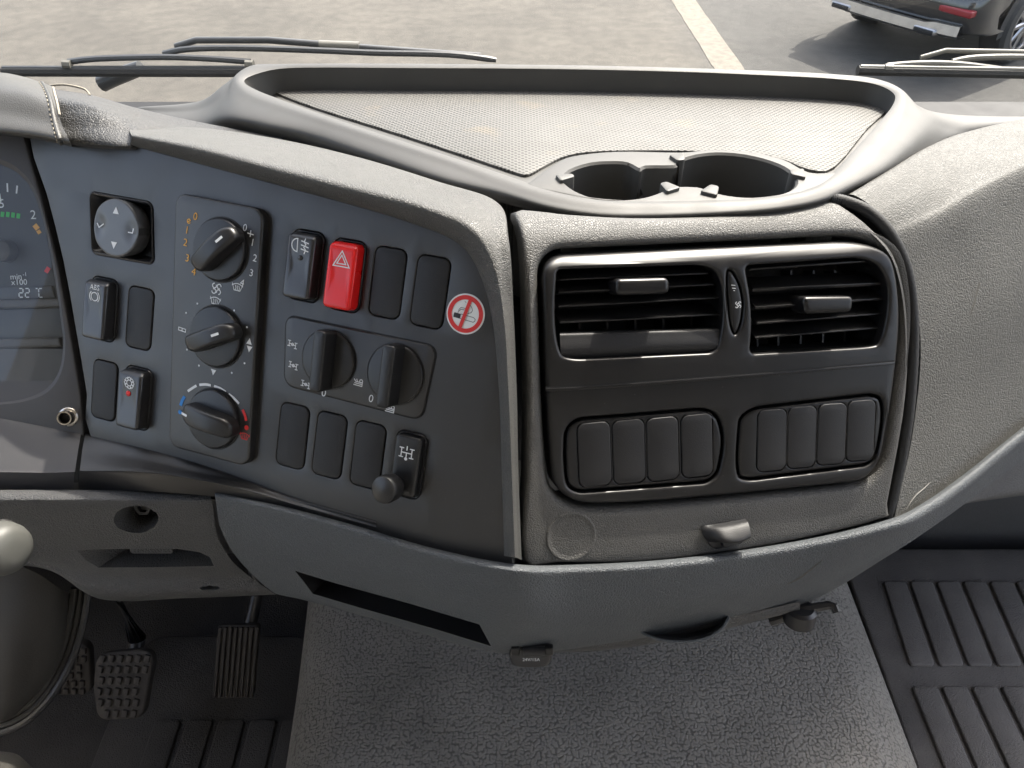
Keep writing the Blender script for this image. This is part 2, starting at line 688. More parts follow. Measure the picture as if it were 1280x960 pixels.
def cdt(outer, holes=(), gx=0., gy=0.):
    vs, es = [], []
    for lp in [outer] + list(holes):
        k = len(vs)
        vs += [Vector((p[0], p[1])) for p in lp]
        es += [(k + i, k + (i + 1) % len(lp)) for i in range(len(lp))]
    if gx:
        xs = [p[0] for p in outer]
        ys = [p[1] for p in outer]
        nx, ny = max(1, round((max(xs) - min(xs)) / gx)), max(1, round((max(ys) - min(ys)) / (gy or gx)))
        for i in range(1, nx):
            for j in range(1, ny):
                q = (min(xs) + (max(xs) - min(xs)) * i / nx, min(ys) + (max(ys) - min(ys)) * j / ny)
                if inside(q, outer) and not any(inside(q, h) for h in holes):
                    vs.append(Vector(q))
    v, _e, f, _a, _b, _c = delaunay_2d_cdt(vs, es, [], 0, 1e-9)
    tr = []
    for t in f:
        c = (sum(v[i].x for i in t) / len(t), sum(v[i].y for i in t) / len(t))
        if inside(c, outer) and not any(inside(c, h) for h in holes):
            tr.append(t)
    return [(p.x, p.y) for p in v], tr


def add_fill(bm, outer, holes=(), fn=None, h=0., mi=0, gx=0., flip=False):
    vs, tr = cdt(outer, holes, gx)
    used = {}
    for t in tr:
        f = []
        for i in t:
            if i not in used:
                a, b = vs[i]
                used[i] = bm.verts.new((a, b, fn(a, b) if fn else h))
            f.append(used[i])
        a = (f[1].co.x - f[0].co.x) * (f[2].co.y - f[0].co.y) - (f[2].co.x - f[0].co.x) * (f[1].co.y - f[0].co.y)
        if (a < 0) != flip:
            f.reverse()
        try:
            bm.faces.new(f).material_index = mi
        except ValueError:
            pass


def add_rings(bm, rings, mi=0, closed=True, flip=False):
    """quads between successive loops of 3-D points"""
    rows = [[bm.verts.new(p) for p in r] for r in rings]
    n = len(rows[0])
    for a, b in zip(rows, rows[1:]):
        for i in range(n if closed else n - 1):
            j = (i + 1) % n
            f = [a[i], a[j], b[j], b[i]]
            if flip:
                f.reverse()
            bm.faces.new(f).material_index = mi
    return rows


def add_pad(bm, outline, h0, h1, bev=.001, seg=3, mi=0, fn=None, gx=0., bottom=False):
    """a raised pad with a rounded top edge; fn(a,b) adds to the height of the top"""
    o = ccw(outline)
    f = fn or (lambda a, b: 0.)
    rings = [[(a, b, h0) for a, b in o], [(a, b, h1 - bev + f(a, b)) for a, b in o]]
    ins = o
    for k in range(1, seg + 1):
        t = math.pi / 2 * k / seg
        ins = inset(o, bev * (1 - math.cos(t)))
        rings.append([(a, b, h1 - bev + bev * math.sin(t) + f(a, b)) for a, b in ins])
    add_rings(bm, rings, mi)
    add_fill(bm, ins, fn=(lambda a, b: h1 + f(a, b)), mi=mi, gx=gx)
    if bottom:
        add_fill(bm, o, h=h0, mi=mi, flip=True)
    bmesh.ops.remove_doubles(bm, verts=bm.verts[:], dist=2e-6)
    return ins


def add_plate(bm, outer, holes, h=0., thick=.004, bev=.0008, mi=0, hole_depth=None, hole_bev=.0006, hole_mi=None):
    """a flat plate with real holes, all edges rounded"""
    o = ccw(outer)
    hs = [ccw(x) for x in holes]
    seg = 3
    ins = o
    rings = [[(a, b, h - thick) for a, b in o], [(a, b, h - bev) for a, b in o]]
    for k in range(1, seg + 1):
        t = math.pi / 2 * k / seg
        ins = inset(o, bev * (1 - math.cos(t)))
        rings.append([(a, b, h - bev + bev * math.sin(t)) for a, b in ins])
    add_rings(bm, rings, mi)
    hin = []
    for x in hs:
        rr = []
        for k in range(seg + 1):
            t = math.pi / 2 * k / seg
            rr.append([(a, b, h - hole_bev * math.sin(t)) for a, b in inset(x, -hole_bev * (1 - math.sin(t)) if False else -hole_bev * (1 - math.cos(math.pi / 2 - t)))])
        hd = hole_depth or thick
        rr.append([(a, b, h - hd) for a, b in x])
        add_rings(bm, rr, mi if hole_mi is None else hole_mi)
        hin.append([(a, b) for a, b, _ in rr[0]])
    add_fill(bm, ins, hin, h=h, mi=mi)
    bmesh.ops.remove_doubles(bm, verts=bm.verts[:], dist=2e-6)


def add_lathe(bm, prof, n=40, mi=0, M=None, cap=True):
    """profile [(r, h)] turned round the local z axis"""
    M = M or Matrix()
    rings = [[M @ Vector((r * math.cos(2 * math.pi * i / n), r * math.sin(2 * math.pi * i / n), h)) for i in range(n)] for r, h in prof]
    rows = add_rings(bm, rings, mi)
    if cap:
        bm.faces.new(rows[-1]).material_index = mi


def add_box(bm, x0, x1, y0, y1, z0, z1, mi=0, M=None, bev=0.):
    M = M or Matrix()
    c = [M @ Vector(p) for p in ((x0, y0, z0), (x1, y0, z0), (x1, y1, z0), (x0, y1, z0), (x0, y0, z1), (x1, y0, z1), (x1, y1, z1), (x0, y1, z1))]
    v = [bm.verts.new(p) for p in c]
    fs = [bm.faces.new([v[i] for i in q]) for q in ((3, 2, 1, 0), (4, 5, 6, 7), (0, 1, 5, 4), (1, 2, 6, 5), (2, 3, 7, 6), (3, 0, 4, 7))]
    for f in fs:
        f.material_index = mi
    if bev:
        ed = list({e for f in fs for e in f.edges})
        r = bmesh.ops.bevel(bm, geom=ed, offset=bev, segments=3, profile=.5, affect='EDGES')
        for f in r['faces']:
            f.material_index = mi


def add_tube(bm, pts, r, n=10, mi=0, cap=True, flat=1.):
    """a round bar along a list of 3-D points; r a number or a list"""
    p = [np.asarray(q, float) for q in pts]
    rs = r if isinstance(r, (list, tuple)) else [r] * len(p)
    ref = np.array([0, 0, 1.0])
    rings = []
    for i in range(len(p)):
        t = p[min(i + 1, len(p) - 1)] - p[max(i - 1, 0)]
        t = t / np.linalg.norm(t)
        s = np.cross(t, ref)
        if np.linalg.norm(s) < .05:
            s = np.cross(t, np.array([0, 1.0, 0]))
        s /= np.linalg.norm(s)
        w = np.cross(s, t)
        rings.append([p[i] + (s * math.cos(2 * math.pi * k / n) + w * flat * math.sin(2 * math.pi * k / n)) * rs[i] for k in range(n)])
    rows = add_rings(bm, rings, mi)
    if cap:
        bm.faces.new(rows[0][::-1]).material_index = mi
        bm.faces.new(rows[-1]).material_index = mi


def add_strokes(bm, lines, w, h=0., mi=0):
    """flat print: ribbons along 2-D polylines"""
    for ln in lines:
        p = [np.asarray(q, float) for q in ln]
        n = len(p)
        closed = n > 2 and np.linalg.norm(p[0] - p[-1]) < 1e-9
        L_, R__ = [], []
        for i in range(n):
            a = p[i - 1] if i > 0 else (p[-2] if closed else p[0])
            b = p[i + 1] if i < n - 1 else (p[1] if closed else p[-1])
            t1, t2 = p[i] - a, b - p[i]
            l1, l2 = np.linalg.norm(t1), np.linalg.norm(t2)
            t1 = t1 / l1 if l1 > 1e-9 else t2 / l2
            t2 = t2 / l2 if l2 > 1e-9 else t1
            m = t1 + t2
            k = np.linalg.norm(m)
            m = m / k if k > 1e-6 else t1
            nn = np.array([-m[1], m[0]]) * (w / 2 / max(.5, m @ t1))
            L_.append(bm.verts.new((*(p[i] + nn), h)))
            R__.append(bm.verts.new((*(p[i] - nn), h)))
        for i in range(n - 1):
            bm.faces.new([R__[i], R__[i + 1], L_[i + 1], L_[i]]).material_index = mi


def add_poly(bm, pts, h=0., mi=0):
    bm.faces.new([bm.verts.new((a, b, h)) for a, b in ccw(pts)]).material_index = mi


def arc(cx, cy, r, a0, a1, n=12, ry=None):
    return [(cx + r * math.cos(R_(a0 + (a1 - a0) * i / n)), cy + (ry or r) * math.sin(R_(a0 + (a1 - a0) * i / n))) for i in range(n + 1)]


_tc = {}


def add_text(bm, s, x, y, size, h=0., mi=0, rot=0., align='CENTER'):
    key = (s, align)
    if key not in _tc:
        c = bpy.data.curves.new('t', 'FONT')
        c.body = s
        c.size = 1
        c.align_x = align
        c.align_y = 'CENTER'
        c.resolution_u = 3
        o = bpy.data.objects.new('t', c)
        me = bpy.data.meshes.new_from_object(o)
        _tc[key] = ([tuple(v.co) for v in me.vertices], [tuple(p.vertices) for p in me.polygons])
        bpy.data.objects.remove(o)
        bpy.data.curves.remove(c)
        bpy.data.meshes.remove(me)
    vs, fs = _tc[key]
    co, si = math.cos(rot), math.sin(rot)
    nv = [bm.verts.new((x + size * (a * co - b * si), y + size * (a * si + b * co), h)) for a, b, _ in vs]
    for f in fs:
        bm.faces.new([nv[i] for i in f]).material_index = mi


class Surf:
    """a smooth sheet through a grid of points G[row][col]"""
    def __init__(self, rows):
        self.G = np.array([[np.asarray(p, float) for p in r] for r in rows])
        self.nr, self.nc = self.G.shape[:2]

    @staticmethod
    def W(x, n):
        x = np.clip(np.asarray(x, float), 0, n - 1)
        i = np.minimum(x.astype(int), n - 2)
        t = x - i
        w = np.zeros((len(x), n + 2))
        c = [(-t + 2 * t ** 2 - t ** 3) / 2, (2 - 5 * t ** 2 + 3 * t ** 3) / 2, (t + 4 * t ** 2 - 3 * t ** 3) / 2, (-t ** 2 + t ** 3) / 2]
        for k in range(4):
            w[np.arange(len(x)), i + k] += c[k]
        o = w[:, 1:-1].copy()                      # end points extrapolated
        o[:, 0] += 2 * w[:, 0]
        o[:, 1] -= w[:, 0]
        o[:, -1] += 2 * w[:, -1]
        o[:, -2] -= w[:, -1]
        return o

    def at(self, s, t):
        a, b = self.W(t, self.nr), self.W(s, self.nc)
        return np.einsum('ki,kj,ijd->kd', a, b, self.G)

    def grid(self, ns, nt):
        a, b = self.W(np.linspace(0, self.nr - 1, nt), self.nr), self.W(np.linspace(0, self.nc - 1, ns), self.nc)
        return np.einsum('ti,sj,ijd->tsd', a, b, self.G)

    def find(self, px, py, tmax=1e9):
        """(s, t) of the sheet's point seen at a pixel"""
        if not hasattr(self, '_px'):
            self._px = proj(self.grid(500, 160).reshape(-1, 3)).reshape(160, 500, 2)
        d = ((self._px - np.array([px, py])) ** 2).sum(-1)
        d = d[:max(2, min(160, int(159 * tmax / (self.nr - 1)) + 1))]
        j, i = np.unravel_index(d.argmin(), d.shape)
        return (i / 499 * (self.nc - 1), j / 159 * (self.nr - 1))

    def mesh(self, bm, ns=120, nt=40, mi=0, skirt=None, edges='nesw'):
        g = self.grid(ns, nt)
        rows = add_rings(bm, g, mi, closed=False)
        if skirt is not None:
            sk = np.asarray(skirt, float)
            bd = []
            if 'n' in edges:
                bd.append(g[0])
            if 's' in edges:
                bd.append(g[-1][::-1])
            if 'w' in edges:
                bd.append(g[::-1, 0])
            if 'e' in edges:
                bd.append(g[:, -1])
            for e in bd:
                add_rings(bm, [e + sk, e], mi, closed=False)
            bmesh.ops.remove_doubles(bm, verts=bm.verts[:], dist=1e-6)

    def mesh_holes(self, bm, holes, push, ns=160, nt=40, mi=0, wall_mi=None, floor_mi=None, floor_scale=1., skirt=None):
        """holes: loops of (s, t); each becomes a pocket pushed in by the vector push"""
        K = 6.0
        sx = (self.nc - 1) / (ns - 1)
        ty = (self.nr - 1) / (nt - 1)
        kx, ky = 1 / sx, 1 / ty                     # work in grid cells
        outer = [(i, 0) for i in range(ns)] + [(ns - 1, j) for j in range(1, nt)] + [(i, nt - 1) for i in range(ns - 2, -1, -1)] + [(0, j) for j in range(nt - 2, 0, -1)]
        hs = [ccw([(s * kx, t * ky) for s, t in h]) for h in holes]
        vs, tr = cdt([(float(a), float(b)) for a, b in outer], hs, 1.0)
        co = self.at([a / kx for a, b in vs], [b / ky for a, b in vs])
        bv = [bm.verts.new(c) for c in co]
        for t in tr:
            try:
                bm.faces.new([bv[i] for i in t[::-1]]).material_index = mi
            except ValueError:
                pass
        push = np.asarray(push, float)
        for h in hs:
            e = self.at([a / kx for a, b in h], [b / ky for a, b in h])
            cen = e.mean(0)
            e2 = cen + (e - cen) * floor_scale + push
            add_rings(bm, [e, e + (e2 - e) * .12, e2], mi if wall_mi is None else wall_mi, closed=True)
            f = [bm.verts.new(p) for p in e2]
            bm.faces.new(f).material_index = mi if floor_mi is None else floor_mi
        if skirt is not None:
            g = self.grid(ns, nt)
            for e in (g[0], g[-1][::-1], g[::-1, 0], g[:, -1]):
                add_rings(bm, [e + np.asarray(skirt), e], mi, closed=False)
        bmesh.ops.remove_doubles(bm, verts=bm.verts[:], dist=1e-6)


def new():
    return bmesh.new()


def fixn(bm):
    bmesh.ops.recalc_face_normals(bm, faces=bm.faces[:])
    return bm

# ------------------------------------------------------------------ outside: ground, line, car
GZ = -1.3
bm = new()
for (x0, x1, y0, y1) in ((-150, 150, -150, 150),):
    n = 30
    vs = [[bm.verts.new((x0 + (x1 - x0) * i / n, y0 + (y1 - y0) * j / n, GZ)) for i in range(n + 1)] for j in range(n + 1)]
    for j in range(n):
        for i in range(n):
            bm.faces.new([vs[j][i], vs[j][i + 1], vs[j + 1][i + 1], vs[j + 1][i]])
mk('ground', bm, m_ground, kind='structure')
bm = new()
la, lb, lc, ld = Z(889, 80, GZ), Z(926, 80, GZ), Z(869, 0, GZ), Z(839, 0, GZ)
d1, d2 = (ld - la), (lc - lb)
nseg = 60
va = [la - d1 * 2.2 + d1 * 5.5 * i / nseg for i in range(nseg + 1)]
vb = [lb - d2 * 2.2 + d2 * 5.5 * i / nseg for i in range(nseg + 1)]
for v_ in va + vb:
    v_[2] = GZ + .004
for i in range(nseg + 1):
    va[i] = va[i] + np.array([random.uniform(-.006, .006), 0, 0])
    vb[i] = vb[i] + np.array([random.uniform(-.006, .006), 0, 0])
add_rings(bm, [va, vb], closed=False)
mk('parking_line', bm, m_line, kind='structure')


def build_car():
    c0 = Z(1216, 47, GZ + .38)
    fy = math.atan2(.57, .82)
    root = thing('parked_car', 'black parked car with silver lower bumper trim seen through the windscreen', 'car', (c0[0], c0[1], GZ))
    # car frame: x forwards, y to the left, z up; origin at the right rear corner on the ground
    M = Matrix.Translation(Vector((c0[0], c0[1], GZ))) @ Matrix.Rotation(fy, 4, 'Z')
    Wd, Ln = 1.60, 4.3
    # body: cross-sections along the car (half profile mirrored)
    secs = []
    for x, zb, zs, zr, tw, rw in ((0.0, .42, .95, 1.05, .70, .54), (.05, .34, 1.0, 1.15, .78, .57), (.35, .32, 1.0, 1.52, .80, .54), (.9, .30, 1.0, 1.66, .80, .52),
                                  (1.8, .28, .98, 1.68, .80, .52), (2.7, .28, .96, 1.55, .80, .50), (3.3, .28, .94, 1.02, .80, .6), (4.2, .30, .82, .86, .78, .52), (4.5, .38, .7, .74, .68, .44)):
        half = [(0, zb), (tw - .12, zb), (tw - .03, zb + .08), (tw, zb + .25), (tw, zs - .15), (tw - .03, zs), (rw + (tw - rw) * .25, zs + (zr - zs) * .7), (rw, zr - .03), (rw * .6, zr), (0, zr + .01)]
        full = half + [(-a, b) for a, b in half[-2:0:-1]]
        secs.append([Vector((x, Wd / 2 - .0 + a, b)) for a, b in full])
    bm = new()
    rows = add_rings(bm, secs)
    bm.faces.new(rows[0])
    bm.faces.new(rows[-1][::-1])
    mk('body', fixn(bm), m_paint, root, M, sharp=50)

    def part(name, b, m, **k):
        return mk(name, fixn(b), m, root, M, **k)
    # rear bumper: black upper, silver skid trim below with exhaust openings
    bm = new()
    pts = [(.30, -.03), (.08, -.03), (-.04, .05), (-.10, .3), (-.12, Wd / 2), (-.10, Wd - .3), (-.04, Wd - .05), (.08, Wd + .03), (.30, Wd + .03)]
    pts = smooth_loop(pts, 5, closed=False)
    prof = [(.0, .70), (-.03, .66), (-.035, .50), (.02, .40), (.16, .36)]
    add_rings(bm, [[(x - o if False else x + o, y, z) for x, y in pts] for o, z in prof], closed=False)
    part('rear_bumper', bm, m_paint)
    bm = new()
    tr = [p for p in pts if .06 < p[1] < Wd - .22]
    pr2 = [(-.02, .445), (-.05, .44), (-.055, .36), (-.01, .33), (.10, .325)]
    add_rings(bm, [[(x + o, y, z + (.0 if .3 < y < Wd - .3 else .02)) for x, y in tr] for o, z in pr2], closed=False)
    part('bumper_trim', bm, m_trim)
    for y in (.36, Wd - .36):
        bm = new()
        add_box(bm, -.175, .1, y - .11, y + .11, .345, .405, bev=.02)
        ex = part('exhaust_tip', bm, m_alloy)
        bm = new()
        add_box(bm, -.18, -.165, y - .09, y + .095, .357, .393, bev=.007)
        mk('exhaust_mouth', bm, m_deep, ex, M)
    for y in (.17, Wd - .17):
        bm = new()
        add_box(bm, -.135, -.02, y - .15, y + .15, .545, .60, bev=.012)
        part('reflector', bm, m_reflector)
        bm = new()
        add_box(bm, -.06, .12, y - .14, y + .14, .82, .97, bev=.03)
        part('tail_light', bm, m_red)
    bm = new()
    add_box(bm, -.115, -.0, Wd / 2 - .27, Wd / 2 + .27, .70, .82, bev=.01)
    part('number_plate', bm, m_paper)
    bm = new()
    q = [Vector((.05, .33, 1.1)), Vector((.05, Wd - .33, 1.1)), Vector((.30, Wd - .38, 1.46)), Vector((.30, .38, 1.46))]
    bm.faces.new([bm.verts.new(p + Vector((-.02, 0, .0))) for p in q])
    part('rear_window', bm, m_glassd)
    for (x, y) in ((.85, .06), (3.55, .06), (.85, Wd - .06), (3.55, Wd - .06)):
        s = -1 if y < 1 else 1
        Mw = M @ Matrix.Translation((x, y, .36)) @ Matrix.Rotation(-s * math.pi / 2, 4, 'X')
        bm = new()
        add_lathe(bm, [(.20, -.14), (.33, -.14), (.36, -.10), (.36, .07), (.33, .10), (.25, .10), (.245, .07)], 40, cap=False)
        w = mk('wheel', fixn(bm), m_tyre, root, Mw)
        bm = new()
        add_lathe(bm, [(.25, .07), (.245, .10), (.225, .10), (.215, .05), (.20, .0)], 40, cap=False)
        for k in range(10):
            a = 2 * math.pi * k / 10
            add_tube(bm, [(.04 * math.cos(a), .04 * math.sin(a), .085), (.225 * math.cos(a + .1), .225 * math.sin(a + .1), .075)], [.03, .02], 6, flat=.6)
        add_lathe(bm, [(.06, .06), (.06, .10), (.045, .108), (.0001, .108)], 20, cap=False)
        mk('rim', bm, m_alloy, w, Mw)
        bm = new()
        add_lathe(bm, [(.24, -.02), (.0001, -.02)], 32, cap=False)
        mk('brake_disc', bm, m_deep, w, Mw)
        # wheel arch liner
        bm = new()
        ar = [(x + .44 * math.cos(R_(a)), .36 + .44 * math.sin(R_(a))) for a in range(-10, 191, 10)]
        yy = -.012 if s < 0 else Wd + .012
        add_rings(bm, [[(px_, yy, pz) for px_, pz in ar], [(x + (px_ - x) * .78, yy + .0, .36 + (pz - .36) * .78) for px_, pz in ar], [(x + (px_ - x) * .78, yy - s * .25, .36 + (pz - .36) * .78) for px_, pz in ar]], closed=False)
        part('wheel_arch', bm, m_tyre)


build_car()

# ------------------------------------------------------------------ the cab shell around the view
bm = new()


def strip_wall(bm, pts):
    bm.faces.new([bm.verts.new(p) for p in pts])


X0, X1, YB, YF, ZF, ZR = -1.0, 1.12, -.95, .80, .16, 1.98
bm = new()
add_box(bm, X0, X1, YB, .70, ZR, ZR + .05)
mk('cab_roof', bm, m_cab, kind='structure')
bm = new()
add_box(bm, X0, X1, YB - .05, YB, ZF, ZR)
mk('cab_rear_wall', bm, m_cab, kind='structure')
bm = new()
for x in (X0, X1):
    s = -.05 if x < 0 else 0
    if x < 0:                                                      # door opening added on the passenger side to brighten the floor
        add_box(bm, x + s, x + s + .05, YB, .80, ZF, .84)
    else:
        add_box(bm, x + s, x + s + .05, .66, .79, ZF, .62)
        add_box(bm, x + s, x + s + .05, YB, -.42, ZF, .62)
    add_box(bm, x + s, x + s + .05, YB, -.42, .841 if x < 0 else .621, ZR)            # rear quarter
    add_box(bm, x + s, x + s + .05, -.419, .80, 1.80, ZR)          # above the window
    add_box(bm, x + s, x + s + .05, .66, .79, .841 if x < 0 else .621, 1.799)         # front pillar
mk('cab_side_wall', bm, m_cab, kind='structure')
bm = new()
add_box(bm, X0, X1, .775, .82, -.6, .905)
mk('cab_front_wall', bm, m_knee, kind='structure')
bm = new()
add_box(bm, X0, X1, YB, .775, .10, ZF)
mk('cab_floor', bm, m_mat_shaded, kind='structure')

# windscreen: one laminated pane
ws = thing('windscreen', 'clear windscreen pane behind the dashboard top, lightly dusty', 'windscreen', (0, .78, .93))
bm = new()
g = []
for j in range(13):
    z = .905 + (1.96 - .905) * j / 12
    y0 = .80 - (z - .93) * .16
    g.append([(x, y0 - .05 * (x / 1.05) ** 2, z) for x in np.linspace(-1.0, 1.1, 25)])
add_rings(bm, g, closed=False)
mk('pane', bm, m_glass, ws)


def wiper(label, y, tip, end, armpts, arm2, frames, mt, capmat):
    root = thing('windscreen_wiper', label, 'wiper', tuple(P(*tip, .8)), 'windscreen wipers')
    dz = lambda p: EYE + ray(*p) * (y / ray(*p)[1])
    bm = new()
    add_tube(bm, [dz(tip), dz(((tip[0] + end[0]) / 2, (tip[1] + end[1]) / 2 - .5)), dz(end)], .0055, 8)
    mk('rubber_blade', bm, m_rubber, root)
    bm = new()
    up = np.array([0, .0, .006])
    add_tube(bm, [dz((tip[0] + 2, tip[1])) + up * .6, dz(end) + up], .0028, 8)
    mk('blade_rail', bm, mt, root)
    for fr in frames:
        bm = new()
        add_tube(bm, [dz(p) + np.array([0, .004, 0]) for p in smooth_loop(fr, 4, closed=False)], .0034, 8)
        mk('bridge', bm, mt, root)
        for p in (fr[0], fr[-1]):
            bm = new()
            add_tube(bm, [dz((p[0] - 5, p[1] + 1)), dz((p[0] + 5, p[1] + 1.5))], .0046, 8)
            mk('rivet_clip', bm, capmat, root)
    bm = new()
    pts = smooth_loop(armpts, 4, closed=False)
    add_tube(bm, [dz(p) + np.array([0, .012, 0]) for p in pts], [.0034] * (len(pts) - 1) + [.0026], 8)
    mk('arm', bm, mt, root)
    for a in arm2:
        bm = new()
        add_tube(bm, [dz(p) + np.array([0, .02, 0]) for p in a[0]], a[1], 10)
        mk(a[2], bm, a[3], root)
    return root


w1 = wiper('left wiper parked beyond the leather end of the dashboard, dark arm crossing below it', .85,
           (4, 89.5), (560, 92), [(200, 72), (232, 66), (300, 65), (400, 68), (470, 71), (560, 73), (620, 80)],
           [([(212, 66), (238, 58), (330, 58), (460, 68), (600, 78)], .0035, 'spring_cover', m_wiper),
            ([(118, 113), (135, 105), (168, 93)], [.009, .009, .008], 'pivot_arm', m_wiper),
            ([(395, 64), (446, 66)], .005, 'maker_plate', m_wiperp)],
           [[(84, 79), (120, 75), (200, 73), (260, 75), (312, 79)]], m_wiper, m_wiperp)
w2 = wiper('right wiper parked above the passenger side, paler and straighter than the other', .85,
           (1072, 88), (1420, 96), [(1196, 82), (1225, 77), (1290, 76), (1420, 80)],
           [([(1160, 80), (1192, 71), (1290, 73), (1420, 76)], .0026, 'spring_cover', m_wiperp)],
           [[(1110, 84), (1150, 81), (1200, 82), (1265, 90)]], m_wiperp, m_wiperp)

# ------------------------------------------------------------------ floor of the cab
TZ = .45
# engine tunnel, shoulders rounded; the left shoulder leans
prof = [(-.262, .16), (-.259, TZ - .20), (-.252, TZ - .11), (-.232, TZ - .045), (-.195, TZ - .010), (-.14, TZ + .001), (.1, TZ + .003), (.34, TZ), (.39, TZ - .010), (.428, TZ - .040), (.452, TZ - .09), (.52, .23)]
bm = new()
Surf([[(x + (.0 if i else 0) - (.09 * max(0, (y - .3)) if x < 0 else 0), y, z) for x, z in prof] for i, y in enumerate((-.9, -.3, 0, .2, .4, .6, .77))]).mesh(bm, 120, 60)
mk('engine_tunnel', bm, m_floor, kind='structure')

PZ = .225


def floor_mat(label, outline, ribs, z, mm):
    cx, cy = sum(p[0] for p in outline) / len(outline), sum(p[1] for p in outline) / len(outline)
    root = thing('rubber_floor_mat', label, 'floor mat', (cx, cy, z), 'ribbed rubber floor mats')
    bm = new()
    add_pad(bm, outline, z - .06, z, .006)
    mk('mat_base', bm, mm, root)
    for (x, y0, y1, w, skew) in ribs:
        bm = new()
        q = [(x - w / 2, y0), (x + w / 2, y0), (x + w / 2 + skew, y1), (x - w / 2 + skew, y1)]
        add_pad(bm, rquad(q, .006), z, z + .0045, .0025)
        mk('rib', bm, mm, root)
    return root


def rquad(q, r, n=5):
    """a polygon with rounded corners"""
    q = [np.asarray(p, float) for p in ccw(q)]
    out = []
    for i in range(len(q)):
        a, b, c = q[i - 1], q[i], q[(i + 1) % len(q)]
        d1, d2 = a - b, c - b
        rr = r[i] if isinstance(r, (list, tuple)) else r
        k1, k2 = min(rr, .48 * np.linalg.norm(d1)), min(rr, .48 * np.linalg.norm(d2))
        s, e = b + d1 / np.linalg.norm(d1) * k1, b + d2 / np.linalg.norm(d2) * k2
        for j in range(n + 1):
            t = j / n
            k = .55
            # cubic close to a circular arc
            out.append(tuple((1 - t) ** 3 * s + 3 * (1 - t) ** 2 * t * (s + (b - s) * k) + 3 * (1 - t) * t * t * (e + (b - e) * k) + t ** 3 * e))
    return out


ribs = []
for k in range(8):
    x = .585 + .0415 * k
    ribs.append((x, .535, .675, .0355, .012))
for k in range(8):
    x = .575 + .0415 * k
    ribs.append((x, .14, .505, .0355, .0))
floor_mat('ribbed black rubber mat in the passenger footwell, right of the engine tunnel', rquad([(.515, .05), (1.0, .05), (1.0, .74), (.53, .74)], .04), ribs, PZ, m_mat)
DZ = .20
ribs = []
for k in range(5):
    ribs.append((-.475 + .044 * k, .12, .47, .036, 0))
floor_mat('grooved rubber mat, colour darkened for shade, below the pedals in the driver footwell', rquad([(-.56, .05), (-.275, .05), (-.29, .60), (-.56, .60)], .04), ribs, DZ, m_mat_shaded)


def pedal(label, name, q, z0, tilt, style):
    c = Z(*q, z0)
    root = thing(name, label, 'pedal', tuple(c))
    F_ = Frame(c, (1, 0, 0), (0, math.cos(R_(tilt)), math.sin(R_(tilt))))
    bm = new()
    if style == 'ribs':
        o = rquad([(-.030, -.047), (.022, -.047), (.030, .047), (-.022, .047)], .004)
        add_pad(bm, o, -.01, 0, .002, bottom=True)
        mk('pedal_plate', bm, m_pedal, root, F_.M)
        for k in range(8):
            x = -.0258 + .0068 * k
            bm = new()
            add_pad(bm, rquad([(x - .002, -.045), (x + .002, -.045), (x + .0095, .045), (x + .0055, .045)], .0008), 0, .004, .001)
            mk('rib', bm, m_pedal, root, F_.M)
        bm = new()
        add_tube(bm, [F_.w(.012, .03, -.012), F_.w(.02, .09, -.03), F_.w(.02, .18, .02)], .009)
        mk('pedal_arm', bm, m_black, root)
    else:
        o = rquad([(-.030, -.042), (.026, -.040), (.036, .038), (.02, .044), (-.036, .038), (-.038, 0)], .012)
        add_pad(bm, o, -.012, 0, .003, bottom=True)
        mk('pedal_plate', bm, m_pedal, root, F_.M)
        for i in range(6):
            for j in range(6):
                x, y = -.029 + .0112 * i + (.002 if j % 2 else 0), -.033 + .0132 * j
                if inside((x, y), inset(ccw(o), .004)):
                    bm = new()
                    add_pad(bm, rquad([(x - .004, y - .0035), (x + .0025, y - .005), (x + .004, y + .0035), (x - .0025, y + .005)], .001), 0, .004, .001, 2)
                    mk('tread_block', bm, m_pedal, root, F_.M)
        bm = new()
        add_tube(bm, [F_.w(0, .0, -.014), F_.w(0, .05, -.03), F_.w(.0, .14, .05), F_.w(.0, .25, .2)], .011)
        mk('pedal_arm', bm, m_black, root)


pedal('accelerator pedal with upright ribs, left of the engine tunnel', 'accelerator_pedal', (294, 827), .33, 48, 'ribs')
pedal('brake pedal with diamond tread, left of the ribbed accelerator pedal', 'brake_pedal', (154, 857), .34, 42, 'blocks')
pedal('clutch pedal in the dark beside the column cover, leftmost pedal', 'clutch_pedal', (84, 838), .27, 66, 'blocks')

